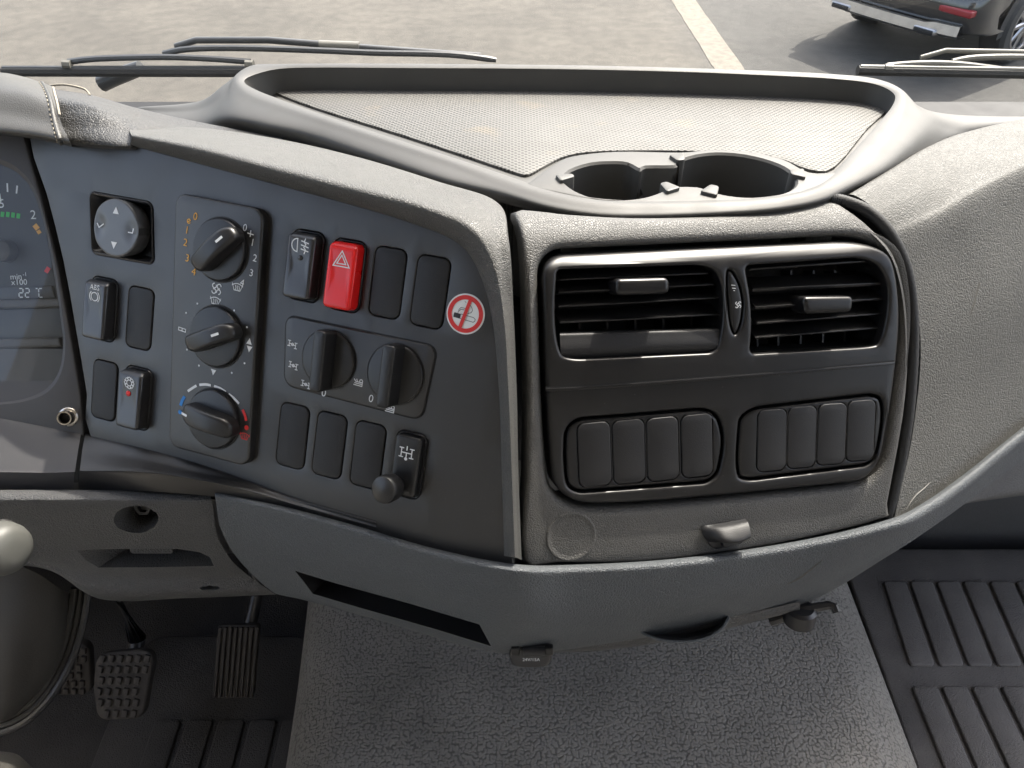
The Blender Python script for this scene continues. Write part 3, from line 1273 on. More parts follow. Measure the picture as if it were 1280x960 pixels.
# steering column cover (brown-grey), trim welt and stalk knob
colr = thing('steering_column_cover', 'dark brown-grey column cover with a pale curved welt, under the stalk', 'column cover', tuple(P(20, 800, .72)))
bm = new()
Surf([[P(-60, 690, .66), P(0, 700, .655), P(45, 716, .66), P(78, 738, .68), P(92, 742, .72)],
      [P(-60, 760, .68), P(0, 770, .66), P(45, 780, .665), P(78, 795, .69), P(88, 800, .74)],
      [P(-60, 820, .70), P(0, 830, .67), P(40, 842, .68), P(62, 852, .70), P(72, 856, .75)],
      [P(-60, 880, .72), P(-20, 895, .70), P(8, 898, .70), P(28, 893, .73), P(38, 888, .77)],
      [P(-60, 915, .78), P(-30, 918, .78), P(-15, 915, .78), P(-5, 910, .79), P(0, 905, .80)]]).mesh(bm, 60, 50)
mk('shroud', bm, m_boot, colr)
for off, rad, nm, mt in ((0, .0036, 'welt', m_boot), (9, .0028, 'welt', m_boot), (17, .0035, 'welt', m_black)):
    bm = new()
    cv = smooth_loop([P(93 + off, 735 + off * .2, .70), P(84 + off, 790, .70), P(68 + off, 835, .70), P(44 + off * .8, 872 + off * .4, .70), P(10 + off * .6, 895 + off * .8, .71), P(-40, 908 + off, .72)], 6, closed=False)
    add_tube(bm, cv, rad, 8)
    mk(nm, bm, mt, colr)
st = thing('column_stalk', 'pale grey round-ended column stalk in front of the knee panel', 'stalk', tuple(P(10, 690, .50)))
bm = new()
ax0, ax1 = P(14, 688, .475), P(-90, 668, .50)
e = ax1 - ax0
e = e / np.linalg.norm(e)
rr = .0172
prof = [(.002, -.004), (.006, -.0038), (.011, -.0028), (.015, .0), (.0165, .004), rr and (rr, .010), (rr, .05), (rr, .12)]
Ms = Vector(e).to_track_quat('Z', 'Y').to_matrix().to_4x4()
Ms.translation = Vector(ax0)
add_lathe(bm, prof, 40, cap=True)
bm.faces.new([v for v in bm.verts if abs(v.co.z + .004) < 1e-6][::-1])
mk('grip', fixn(bm), m_stalk, st, Ms)
bm = new()
add_lathe(bm, [(rr + .0002, .011), (rr + .0006, .0115), (rr + .0006, .0128), (rr + .0002, .0133)], 40, cap=False)
mk('ring_groove', bm, m_pad, st, Ms)
# pale seat edge, bottom left corner
bm = new()
Surf([[P(-80, 930, .60), P(-10, 938, .60), P(25, 945, .60), P(45, 975, .60)], [P(-80, 960, .57), P(-10, 965, .57), P(15, 975, .57), P(30, 1000, .58)], [P(-80, 1010, .57), P(-10, 1010, .57), P(10, 1010, .57), P(20, 1030, .58)]]).mesh(bm, 30, 20, skirt=(0, 0, -.05))
mk('seat_corner', bm, m_leather, None, label='pale grey rounded corner of the driver seat at the lower left', cat='seat')
# moulded floor welts left of the mat
for i, (a, b_, c_, d_) in enumerate((((140, 905), (130, 930), (112, 965), (90, 1000)), ((186, 880), (176, 915), (158, 950), (135, 1000)))):
    pass
# ------------------------------------------------------------------ the dashboard body
dash = thing('dashboard', 'grey moulded truck dashboard with a sunlit open tray and rounded lower edge', 'dashboard', (0.05, .5, .85))


def dpart(name, bm, m, **k):
    return mk(name, bm, m, dash, **k)


# added unseen black box that stops light leaking through the dash shell
bm = new()
add_box(bm, -.98, 1.1, .60, .770, .55, .945)
add_box(bm, -.30, .30, .50, .60, .70, .885)
dpart('light_block', bm, m_deep)

# top console: flared skirt, rim and tray walls.  (crest px, inner px, m1 px, m2 px, base px, base z)
RZ = 1.004
front = [
    ((312, 83), (324, 91), (285, 103), (255, 125), (196, 134), .985),
    ((291, 100), (305, 101), (279, 120), (245, 139), (172, 141), .985),
    ((303, 121), (321, 113), (288, 142), (262, 153), (225, 158), .988),
    ((348, 138), (366, 130), (332, 155), (318, 166), (304, 169), .99),
    ((400, 154), (414, 147), (392, 169), (380, 180), (371, 184), .992),
    ((480, 181), (492, 173), (474, 196), (468, 207), (462, 211), .996),
    ((560, 208), (572, 199), (556, 223), (553, 233), (550, 237), 1.0),
    ((620, 230), (632, 219), (620, 239), (620, 247), (621, 252), 1.005),
    ((680, 249), (688, 238), (683, 258), (685, 264), (687, 269), 1.005),
    ((740, 260), (745, 249), (742, 268), (744, 274), (745, 278), 1.005),
    ((800, 262.5), (802, 251), (802, 270), (803, 276), (803, 280), 1.005),
    ((880, 261.5), (880, 250), (882, 268), (883, 273), (884, 277), 1.005),
    ((960, 257), (957, 246), (963, 263), (965, 267), (967, 271), 1.004),
    ((1018, 246), (1012, 235), (1023, 252), (1027, 256), (1030, 260), 1.003),
    ((1053, 231), (1042, 215), (1060, 236), (1064, 240), (1069, 244), 1.002),
    ((1092, 203), (1072, 184), (1105, 211), (1113, 216), (1119, 218), .998),
    ((1121, 168), (1098, 155), (1138, 180), (1154, 186), (1165, 188), .995),
    ((1136, 138), (1117, 131), (1160, 153), (1185, 163), (1212, 167), .99),
    ((1131, 115), (1117, 116), (1152, 135), (1195, 144), (1310, 146), .986),
]
back = [((1095, 99), (1090, 104)), ((1040, 93), (1038, 98)), ((960, 89), (960, 94)), ((860, 85.5), (860, 90)), ((740, 82.5), (740, 87)), ((620, 81), (620, 85.5)), ((500, 80), (500, 85)), ((410, 80), (412, 84.5)), ((352, 80.5), (356, 85.5))]


def mat_z(y):
    return .9975 - (y - .44) * .055


# cup-holder platform with its double opening
po = [(655, 233), (664, 224), (690, 205), (714, 194), (770, 188), (850, 189), (885, 186), (935, 188), (980, 198), (1012, 214), (1044, 214), (1046, 222), (1014, 238), (960, 249), (880, 254), (800, 254), (742, 250), (690, 240)]
ho = [(705, 224), (713, 213), (738, 204.5), (765, 202.5), (784, 204), (800, 212), (808, 208), (843, 207.5), (848, 203), (852, 200), (870, 194.5), (897, 191.5), (930, 194), (963, 202), (985, 212.5), (995, 226), (989, 236), (970, 243), (940, 246), (912, 244), (890, 239), (872, 233), (836, 233), (826, 239), (805, 246), (780, 249), (750, 248), (726, 241), (711, 232)]
PZ2 = RZ + .0008
pl = smooth_loop([tuple(Z(*p, PZ2)[:2]) for p in po], 4)
hl = smooth_loop([tuple(Z(*p, PZ2)[:2]) for p in ho], 3)
cols = []
for c, i_, m1, m2, b_, zb in front:
    zb -= .010
    pc, pi = Z(*c, RZ), Z(*i_, RZ)
    pm = (pc + pi) / 2 + np.array([0, 0, .0014])
    wt = pi + np.array([0, 0, -.002])
    wb = pi + (pi - pc) * .12
    wb = np.array([wb[0], wb[1], mat_z(wb[1]) - .001])
    cols.append([Z(*b_, zb), Z(*m2, zb + (RZ - zb) * .32), Z(*m1, zb + (RZ - zb) * .78), pc, pm, pi, wt, wb])
for c, i_ in back:
    pc, pi = Z(*c, RZ), Z(*i_, RZ)
    pm = (pc + pi) / 2 + np.array([0, 0, .0012])
    out = (pc - pi) / np.linalg.norm(pc - pi)
    wb = pi - out * .002
    wb[2] = mat_z(wb[1]) - .001
    cols.append([pc + out * .012 - np.array([0, 0, .06]), pc + out * .008 - np.array([0, 0, .03]), pc + out * .003 - np.array([0, 0, .006]), pc, pm, pi, pi - np.array([0, 0, .002]), wb])
cols = cols[-3:] + cols + [] if False else cols
rot = cols[24:] + cols[:24]                         # start the loop in the middle of the back edge
loop = rot + [rot[0]]
bm = new()
sf = Surf([[loop[k][r] for k in range(len(loop))] for r in range(8)])
sf.mesh(bm, 420, 64)
inner_loop = [tuple(p) for p in sf.grid(180, 8)[-1][:-1]]
il2 = [(p[0], p[1]) for p in inner_loop]
add_fill(bm, ccw(il2), [inset(ccw(hl), -.003)], fn=lambda a, b: mat_z(b) - .001)
bmesh.ops.remove_doubles(bm, verts=bm.verts[:], dist=1e-5)
dpart('top_console', bm, m_top, sharp=60)


def Zm(px, py):                                     # on the sloping tray floor
    z = .99
    for _ in range(6):
        p = Z(px, py, z)
        z = mat_z(p[1])
    return p


mo = [(343, 112.5), (362, 124), (410, 141), (500, 169), (600, 202), (646, 217.5), (662, 219), (684, 207), (712, 195), (760, 190), (860, 190), (960, 196), (1010, 213), (1043, 210), (1083, 163), (1107, 140), (1104, 127), (1082, 117), (1040, 112.5), (960, 110), (820, 109), (700, 108.5), (500, 109), (400, 110)]
mp = [tuple(Zm(*p)[:2]) for p in mo]
bm = new()
add_pad(bm, smooth_loop(mp, 3), 0, .0012, .0008, 2, fn=lambda a, b: mat_z(b))
dpart('tray_liner', bm, m_dots)

bm = new()
add_plate(bm, pl, [hl], PZ2, .02, .003, hole_depth=.085, hole_bev=.0016)
cup = dpart('cup_holder', bm, m_top)
bm = new()
add_fill(bm, ccw(hl), h=PZ2 - .085)
mk('cup_floor', bm, m_surround, cup)
# small spring tabs standing at the edge of the openings
for (x, y, w, l, a) in ((707, 224, .010, .012, 20), (835, 236, .012, .012, 120), (889, 240, .012, .013, 60), (848, 200, .012, .010, -80), (996, 219, .014, .010, 170)):
    c = Z(x, y, PZ2)
    bm = new()
    Mx = Matrix.Translation(Vector(c)) @ Matrix.Rotation(R_(a), 4, 'Z')
    add_pad(bm, rquad([(-l / 2, -w / 2), (l / 2, -w / 4), (l / 2, w / 4), (-l / 2, w / 2)], .002), -.02, .0025, .001, 2)
    mk('grip_tab', bm, m_top, cup, Mx)
# the divider fin between the two cups
bm = new()
for (xa, ya, xb, yb) in ((786, 204, 806, 212), (846, 205, 850, 212)):
    a, b = Z(xa, ya, PZ2), Z(xb, yb, PZ2)
    t = (b - a)
    nrm = np.array([-t[1], t[0], 0])
    nrm = nrm / np.linalg.norm(nrm) * .0016
    add_rings(bm, [[a - nrm - (0, 0, .07), b - nrm - (0, 0, .07), b + nrm - (0, 0, .07), a + nrm - (0, 0, .07)], [a - nrm, b - nrm - (0, 0, .02), b + nrm - (0, 0, .02), a + nrm]])
mk('divider_fin', bm, m_top, cup)

# hood over the switch panel, running down as the strip beside it
hc = [(168, 161, .997), (250, 160, .994), (350, 174, .994), (450, 197, .998), (548, 227, 1.003), (620, 252, 1.008)]
hv = [(636, 300), (642, 390), (646, 490), (648, 590), (652, 699)]
A = [Z(*c) for c in hc] + [VF.pxh(*p, -.001) for p in hv]
Bq = [(165, 169), (250, 185), (350, 211), (450, 237), (528, 259), (588, 288), (616, 332), (630, 400), (636, 495), (640, 592), (644, 697)]
B = [LF.pxh(*p, .014 - .0004 * i) for i, p in enumerate(Bq)]
Cq = [(163, 181), (250, 204), (350, 231), (450, 258), (518, 279), (570, 301), (597, 334), (615, 394), (624, 482), (628, 592), (631, 695)]
C_ = [LF.pxh(*p, .0035) for p in Cq]
D_ = [LF.pxh(*p, -.006) for p in Cq]
A0 = [a + np.array([0, .02, -.02]) for a in A[:6]] + [a - VF.n * .02 for a in A[6:]]
nrm = LF.n * .002 + np.array([0, 0, .002])
AB = [a * .5 + b * .5 + nrm * (1 if i < 6 else .3) for i, (a, b) in enumerate(zip(A, B))]
AB2 = [a * .15 + b * .85 + nrm * (.8 if i < 6 else .2) for i, (a, b) in enumerate(zip(A, B))]
BC = [b * .85 + c * .15 for b, c in zip(B, C_)]
bm = new()
Surf([A0, A, AB, AB2, BC, C_, D_]).mesh(bm, 160, 70)
# end cap on the left
dpart('hood_trim', bm, m_hood, sharp=60)
bm = new()
cap = [A0[0], A[0], AB[0], AB2[0], BC[0], C_[0], D_[0]]
bm.faces.new([bm.verts.new(p) for p in cap])
dpart('hood_end', bm, m_hood)

# soft dark pad and leather sleeve over the instruments
rows = [
    [P(40, 108, .650), P(110, 118, .645), P(160, 132, .640), P(182, 137.5, .640), P(232, 149, .635), P(352, 172.5, .606)],
    [P(50, 114, .585), P(110, 123, .580), P(160, 138, .585), P(182, 145, .600), P(236, 154, .622), P(353, 174, .605)],
    [P(60, 122, .555), P(112, 129, .547), P(157, 146, .553), P(180, 153, .565), P(238, 161, .605), P(354, 176, .604)],
    [P(66, 140, .546), P(115, 140, .538), P(159, 155, .543), P(181, 160, .552), P(238, 166, .60), P(354, 178, .603)],
    [P(72, 156, .541), P(118, 157, .533), P(161, 164, .537), P(181, 166, .547), P(238, 172, .60), P(354, 180, .603)],
    [P(86, 178, .535), P(130, 183, .527), P(163, 185, .525), P(184, 188, .540), P(240, 186, .595), P(354, 188, .602)],
    [P(86, 182, .57), P(130, 187, .565), P(163, 189, .565), P(184, 192, .575), P(240, 196, .60), P(354, 198, .61)],
]
bm = new()
Surf(rows).mesh(bm, 80, 50)
dpart('instrument_hood', bm, m_pad)
slv = thing('leather_sleeve', 'grey stitched leather sleeve with cream seam covering the left end of the hood', 'leather cover', tuple(P(30, 130, .57)))
rows = [
    [P(-90, 93, .64), P(-20, 91, .64), P(5, 91, .64), P(30, 96, .638), P(52, 103, .635), P(66, 108, .63)],
    [P(-90, 98, .582), P(-20, 97, .582), P(5, 97, .580), P(34, 103, .576), P(57, 110, .572), P(67, 114, .570)],
    [P(-90, 112, .550), P(-20, 111, .550), P(3, 111, .548), P(37, 117, .543), P(63, 125, .540), P(71, 129, .539)],
    [P(-90, 140, .540), P(-20, 140, .540), P(0, 140, .537), P(40, 147, .531), P(69, 153, .527), P(77, 155, .526)],
    [P(-90, 165, .533), P(-20, 165, .533), P(0, 165, .530), P(42, 170, .525), P(76, 177, .521), P(89, 180, .520)],
    [P(-90, 169, .57), P(-20, 169, .57), P(0, 169, .57), P(42, 174, .57), P(76, 181, .565), P(89, 184, .565)],
]
ls = Surf(rows)
bm = new()
ls.mesh(bm, 70, 50)
mk('sleeve', bm, m_leather, slv)
g = ls.at(np.full(40, 4.0), np.linspace(.2, 4.2, 40))
gb = ls.at(np.full(40, 4.02), np.linspace(.2, 4.2, 40))
cen = ls.at(np.full(40, 3.9), np.linspace(.2, 4.2, 40)).mean(0) + np.array([0, .05, -.03])
outv = [(p - cen) / np.linalg.norm(p - cen) for p in g]
bm = new()
add_tube(bm, [p + o * .0002 for p, o in zip(g, outv)], .0016, 8)
mk('seam_welt', bm, m_leather, slv)
for k in range(0, 39, 2):
    bm = new()
    q = ls.at([3.82, 3.82], [.2 + 4.0 * k / 39, .2 + 4.0 * (k + .9) / 39])
    add_tube(bm, [q[0] + outv[k] * .0006, q[1] + outv[k] * .0006], .0005, 6)
    mk('stitch', bm, m_thread, slv)
bm = new()
e = ls.at(np.full(30, 5.0), np.linspace(.3, 2.6, 30))
add_tube(bm, [p + np.array([.0008, -.0008, .0006]) for p in e], .0008, 6)
mk('cream_edge', bm, m_thread, slv)
bm = new()
lp = smooth_loop([P(63, 107, .645), P(80, 106, .64), P(98, 109, .636), P(108, 113, .634), P(112, 119, .632)], 5, closed=False)
add_tube(bm, [p for p in lp], .0009, 6)
mk('pull_loop', bm, m_thread, slv)

# lower ledges under the panels
bm = new()
Surf([[LF.pxh(*p, -.004) for p in ((106, 541), (200, 563), (270, 584), (320, 602), (376, 622), (470, 650))],
      [LF.pxh(*p, .0012) for p in ((106, 545), (200, 567), (270, 588), (320, 606), (376, 626), (470, 653))],
      [LF.pxh(*p, h) for p, h in (((103, 562), .009), ((190, 578), .009), ((267, 595), .006), ((320, 610), .004), ((376, 629), .0016), ((470, 656), .0005))],
      [LF.pxh(*p, h) for p, h in (((100, 586), .021), ((182, 589), .019), ((264, 602), .012), ((320, 615), .007), ((376, 632), .003), ((470, 658), .0005))],
      [LF.pxh(*p, h) for p, h in (((99, 591), .021), ((181, 593), .019), ((264, 605), .012), ((320, 618), .007), ((376, 634), .003), ((470, 660), .0005))],
      [LF.pxh(*p, h) for p, h in (((98, 612), .012), ((180, 614), .012), ((264, 620), .006), ((320, 628), .004), ((376, 642), .0), ((470, 668), -.002))]]).mesh(bm, 80, 40)
dpart('panel_ledge', bm, m_fascia)
bm = new()
Surf([[CF.pxh(*p, -.004) for p in ((-90, 509), (0, 520), (60, 532), (101, 540))],
      [CF.pxh(*p, .0012) for p in ((-90, 514), (0, 525), (60, 536), (101, 544))],
      [CF.pxh(*p, .010) for p in ((-90, 545), (0, 550), (60, 556), (98, 561))],
      [CF.pxh(*p, .021) for p in ((-90, 586), (0, 587), (60, 588), (94, 587))],
      [CF.pxh(*p, .021) for p in ((-90, 590), (0, 591), (60, 592), (93, 592))],
      [CF.pxh(*p, .012) for p in ((-90, 610), (0, 611), (60, 612), (92, 612))]]).mesh(bm, 50, 40)
dpart('instrument_ledge', bm, m_cluster)
# dark backing behind the seams between panels
bm = new()
add_fill(bm, ccw(LF.abl([(10, 160), (160, 172), (590, 296), (640, 400), (645, 700), (450, 650), (95, 600), (60, 400)], -.012)), h=-.012)
mk('seam_backing', bm, m_deep, dash, LF.M)

# bolster along the lower edge
top = [(268, 613), (340, 629), (430, 653), (540, 685), (640, 705), (720, 706), (850, 698), (1000, 676), (1112, 649), (1160, 625), (1205, 593), (1250, 557), (1305, 513), (1390, 446)]
lip = [(270, 628), (341, 644), (431, 669), (540, 702), (640, 722), (720, 724), (850, 716), (1000, 694), (1115, 664), (1165, 640), (1211, 607), (1255, 570), (1309, 527), (1392, 461)]
mid = [(277, 664), (350, 687), (438, 712), (545, 743), (640, 765), (720, 767), (850, 753), (1000, 723), (1113, 679), (1165, 652), (1210, 618), (1257, 580), (1312, 538), (1394, 473)]
low = [(302, 704), (368, 726), (455, 750), (556, 780), (636, 799), (715, 797), (850, 777), (1000, 744), (1112, 687), (1163, 657), (1207, 625), (1258, 586), (1314, 544), (1395, 480)]
bot = [(347, 743), (396, 754), (487, 779), (567, 803), (632, 816), (710, 811), (850, 788), (1000, 756), (1112, 692), (1160, 660), (1205, 628), (1256, 589), (1312, 549), (1394, 487)]


def bd(i, p):
    return depth((LF if i < 5 else VF if i < 9 else RF).pxh(*p, .002))


dt = [bd(i, p) for i, p in enumerate(top)]
w9 = [1 if i < 8 else (.45 if i == 8 else .3) for i in range(14)]
T0 = [P(*p, dt[i] + .012) for i, p in enumerate(top)]
T1 = [P(*p, dt[i] + .0005) for i, p in enumerate(top)]
T15 = [P(*(np.array(a) * .7 + np.array(b) * .3), dt[i] - (.008 if i < 8 else .012)) for i, (a, b) in enumerate(zip(top, lip))]
T2 = [P(*p, dt[i] - (.007 if i < 8 else .012)) for i, p in enumerate(lip)]
T3 = [P(*p, dt[i] + .006 * w9[i]) for i, p in enumerate(mid)]
T4 = [P(*p, dt[i] + .030 * w9[i]) for i, p in enumerate(low)]
T5 = [P(*p, dt[i] + .056 * w9[i]) for i, p in enumerate(bot)]
T6 = [t + np.array([0, .02, .002]) for t in T5]
T7 = [t + np.array([0, .14, .012]) for t in T5]
bs = Surf([T0, T1, T15, T2, T3, T4, T5, T6, T7])
bm = new()
slot = [bs.find(*p, 6.0) for p in ((369, 714.5), (420, 729), (510, 755), (599, 781), (604, 790), (613, 807), (540, 785), (460, 762), (392, 742), (380, 728))]
bs.mesh_holes(bm, [slot], LF.n * -.035 + np.array([0, .0, .01]), 180, 66, mi=0, wall_mi=1, floor_mi=1)
dpart('bolster', bm, [m_bolster, m_black], sharp=60)

# knee panel on the driver side with its bolt bowl and finger pocket
kt = [(-90, 612), (0, 613), (100, 613), (200, 614), (263, 614)]
rows = [[P(*p, .575) for p in kt], [P(*p, .556) for p in kt],
        [P(*p, .547) for p in ((-90, 622), (0, 622), (100, 622), (200, 623), (264, 623))],
        [P(*p, .548) for p in ((-90, 632), (0, 632), (100, 632), (201, 633), (266, 634))],
        [P(*p, .560) for p in ((-90, 664), (0, 664), (100, 665), (206, 668), (272, 671))],
        [P(*p, .578) for p in ((-90, 686), (10, 687), (105, 689), (215, 697), (290, 701))],
        [P(*p, .600) for p in ((-80, 699), (35, 701), (112, 716), (225, 721), (314, 722))],
        [P(*p, .622) for p in ((-70, 705), (52, 710), (126, 747), (235, 746), (343, 742))],
        [P(*p, .75) for p in ((-70, 705), (52, 710), (126, 747), (235, 746), (343, 742))]]
ks = Surf(rows)
bowl = [ks.find(170 + 28 * math.cos(a), 649 + 17 * math.sin(a), 6.5) for a in np.linspace(0, 2 * math.pi, 28, endpoint=False)]
pock = [ks.find(*p, 7) for p in ((96, 688), (130, 686.5), (180, 686), (222, 686), (250, 691), (265, 698), (267, 708), (200, 709.5), (123, 710), (108, 700))]
oval = [ks.find(262 + 13 * math.cos(a), 735 + 2.6 * math.sin(a), 7) for a in np.linspace(0, 2 * math.pi, 16, endpoint=False)]
bm = new()
ks.mesh_holes(bm, [bowl, pock, oval], np.array([0, .026, -.010]), 110, 66, wall_mi=0, floor_mi=0, floor_scale=.62)
knee = dpart('knee_panel', bm, m_knee, sharp=50)
for (px, py, r, nm, m) in ((168, 652, .0075, 'bolt', m_black),):
    s, t = ks.find(px, py, 7)
    c = ks.at([s], [t])[0] + np.array([0, .017, -.004])
    F_ = Frame(c, (1, 0, 0), (0, .5, .86))
    bm = new()
    add_lathe(bm, [(r, -.006), (r, .001), (r * .85, .003), (r * .55, .003), (r * .5, .0)], 6, M=None)
    mk(nm, bm, m, knee, F_.M, smooth=False)
c = ks.at(*[[q] for q in ks.find(180, 701, 7)])[0] + np.array([0, .016, -.004])
bm = new()
F_ = Frame(c, (1, 0, 0), (0, .5, .86))
add_pad(bm, rrect(0, 0, .034, .009, .003), -.004, .003, .001, 2)
mk('latch_tongue', bm, m_knee, knee, F_.M)

# centre surround: grained plate round the vent panel; its upper edge rolls back
def roll(b):
    return -7.0 * max(0., b - .068) ** 2 - 420 * max(0., b - .090) ** 3


so = [(654, 262), (656, 300), (658, 400), (660, 500), (658, 600), (656, 701), (700, 704), (800, 703), (900, 692), (1000, 675), (1108, 648), (1111, 630), (1131, 520), (1137, 440), (1133, 370), (1119, 318), (1097, 286), (1076, 260), (1062, 245), (1030, 249), (1000, 259), (900, 269), (800, 271), (720, 266), (690, 262)]
sl = [VF.ab(*p) for p in so]
sl = smooth_loop(sl, 3)
VQ = [(673, 312), (1104, 292), (1130, 352), (1126, 460), (1100, 603), (1040, 611), (778, 637), (690, 633), (681, 560), (676, 430)]
VQr = [.016, .03, .06, .08, .022, .05, .05, .026, .05, .05]
vq = rquad(VF.abl(VQ), VQr[::-1] if area(VF.abl(VQ)) < 0 else VQr, 7)
bm = new()


def add_plate_g(bm, outer, holes, h, thick, bev, hole_depth, hole_bev, gx, mi=0, hole_mi=None):
    o = ccw(outer)
    hs = [ccw(x) for x in holes]
    rings = [[(a, b, h - thick) for a, b in o], [(a, b, h - bev) for a, b in o]]
    for k in range(1, 5):
        t = math.pi / 2 * k / 4
        ins = inset(o, bev * (1 - math.cos(t)))
        rings.append([(a, b, h - bev + bev * math.sin(t)) for a, b in ins])
    add_rings(bm, rings, mi)
    hin = []
    for x in hs:
        rr = []
        for k in range(5):
            t = math.pi / 2 * k / 4
            rr.append([(a, b, h - hole_bev * (1 - math.cos(t))) for a, b in inset(x, -hole_bev * (1 - math.sin(t)))])
        rr.append([(a, b, h - hole_depth) for a, b in x])
        add_rings(bm, rr, mi if hole_mi is None else hole_mi)
        hin.append([(a, b) for a, b, _ in rr[0]])
    add_fill(bm, ins, hin, h=h, mi=mi, gx=gx)
    bmesh.ops.remove_doubles(bm, verts=bm.verts[:], dist=2e-6)


add_plate_g(bm, sl, [vq], 0, .02, .003, .02, .006, .006)
for v in bm.verts:
    v.co.z += roll(v.co.y)
surround = mk('centre_surround', bm, m_surround, dash, VF.M, sharp=50)
# round blanking plug and pull latch on it
pc = VF.ab(714, 671)
bm = new()
add_lathe(bm, [(.0170, -.004), (.0170, .0001), (.0164, .0005), (.0155, .0005), (.0145, .0001), (.010, -.0002), (.0001, -.0002)], 48, cap=False)
mk('round_plug', bm, m_surround, surround, VF.M @ Matrix.Translation((pc[0], pc[1], 0)))
lc_ = VF.ab(906, 666)
LM = VF.M @ Matrix.Translation((lc_[0], lc_[1], 0)) @ Matrix.Rotation(R_(3), 4, 'Z')
bm = new()
rows = [[(-.017, .008, .0005), (-.008, .0078, .001), (.004, .0078, .001), (.015, .008, .001)],
        [(-.017, .004, .001), (-.008, .006, .006), (.004, .006, .007), (.0145, .0065, .006)],
        [(-.015, -.001, .001), (-.007, .001, .011), (.004, .000, .0125), (.0135, .001, .011)],
        [(-.012, -.004, .001), (-.006, -.002, .011), (.004, -.003, .0125), (.0125, -.002, .011)],
        [(-.012, -.004, .0), (-.006, -.003, .006), (.004, -.004, .007), (.0125, -.003, .006)]]
Surf(rows).mesh(bm, 30, 24)
lt = mk('pull_latch', bm, m_blank, surround, LM)
bm = new()
add_pad(bm, rquad([(-.017, .006), (.013, .005), (.0125, -.009), (-.010, -.011)], .006), -.002, .0012, .0008)
add_pad(bm, rquad([(-.004, -.003), (.012, -.003), (.011, -.008), (-.004, -.009)], .003), 0, .005, .001)
mk('latch_base', bm, m_black, lt, LM)

# rubber gasket in the seam on the right of the centre
gl = [(1063, 245), (1080, 249), (1101, 262), (1120, 289), (1136, 330), (1145, 380), (1146, 440), (1140, 520), (1128, 592), (1114, 648)]
bm = new()
pts = []
for p in gl:
    a, b = VF.ab(*p)
    pts.append(VF.w(a, b, roll(b) * .8 - .0042))
pts = smooth_loop(pts, 14, closed=False)
add_tube(bm, pts, [.0038 + .0003 * (k % 2) for k in range(len(pts))], 12)
dpart('seam_gasket', bm, m_rubber)

# passenger side pad
rr0 = [Z(1062, 243, 1.000), Z(1112, 213, .998), Z(1162, 183, .993), Z(1215, 163, .988), Z(1310, 143, .983), Z(1400, 134, .98)]
rp = [
    [p + np.array([0, .01, -.02]) for p in rr0], rr0,
    None,
    [RF.pxh(1115, 282, -.007), RF.pxh(1164, 260, -.008), RF.pxh(1207, 234, -.009), RF.pxh(1256, 209, -.010), RF.pxh(1316, 184, -.011), RF.pxh(1402, 163, -.012)],
    [RF.pxh(1124, 298, -.004), RF.pxh(1172, 277, -.003), RF.pxh(1213, 252, -.002), RF.pxh(1260, 227, -.002), RF.pxh(1318, 203, -.002), RF.pxh(1403, 180, -.002)],
    [RF.pxh(1141, 345, -.003), RF.pxh(1186, 325, -.002), RF.pxh(1226, 305, .000), RF.pxh(1268, 282, .0), RF.pxh(1322, 260, .0), RF.pxh(1405, 235, .0)],
    [RF.pxh(1151, 440, -.001), RF.pxh(1190, 415, .001), RF.pxh(1230, 390, .002), RF.pxh(1272, 365, .002), RF.pxh(1326, 335, .002), RF.pxh(1408, 300, .002)],
    [RF.pxh(1141, 540, -.001), RF.pxh(1184, 510, .000), RF.pxh(1226, 480, .0), RF.pxh(1268, 450, .0), RF.pxh(1324, 412, .0), RF.pxh(1404, 370, .0)],
    [RF.pxh(1126, 612, 0), RF.pxh(1170, 585, 0), RF.pxh(1214, 552, 0), RF.pxh(1256, 518, 0), RF.pxh(1312, 474, 0), RF.pxh(1396, 415, 0)],
    [RF.pxh(1116, 655, 0), RF.pxh(1161, 634, 0), RF.pxh(1206, 602, 0), RF.pxh(1251, 566, 0), RF.pxh(1306, 522, 0), RF.pxh(1391, 455, 0)],
]
rp[2] = [a * .5 + b * .5 + RF.n * .004 for a, b in zip(rp[1], rp[3])]
ps = Surf(rp)
bm = new()
ps.mesh(bm, 90, 110)
dpart('passenger_pad', bm, m_vinyl)

# lower panel under the bolster, right
bm = new()
Surf([[P(1120, 676, .60), P(1200, 616, .65), P(1280, 552, .71), P(1380, 480, .80)],
      [P(1150, 655, .61), P(1205, 628, .655), P(1280, 590, .715), P(1380, 540, .80)],
      [P(1150, 645, .64), P(1200, 631, .67), P(1280, 618, .73), P(1380, 602, .81)],
      [P(1150, 640, .74), P(1200, 628, .77), P(1280, 615, .83), P(1380, 600, .9)]]).mesh(bm, 40, 30)
dpart('lower_panel', bm, m_knee)

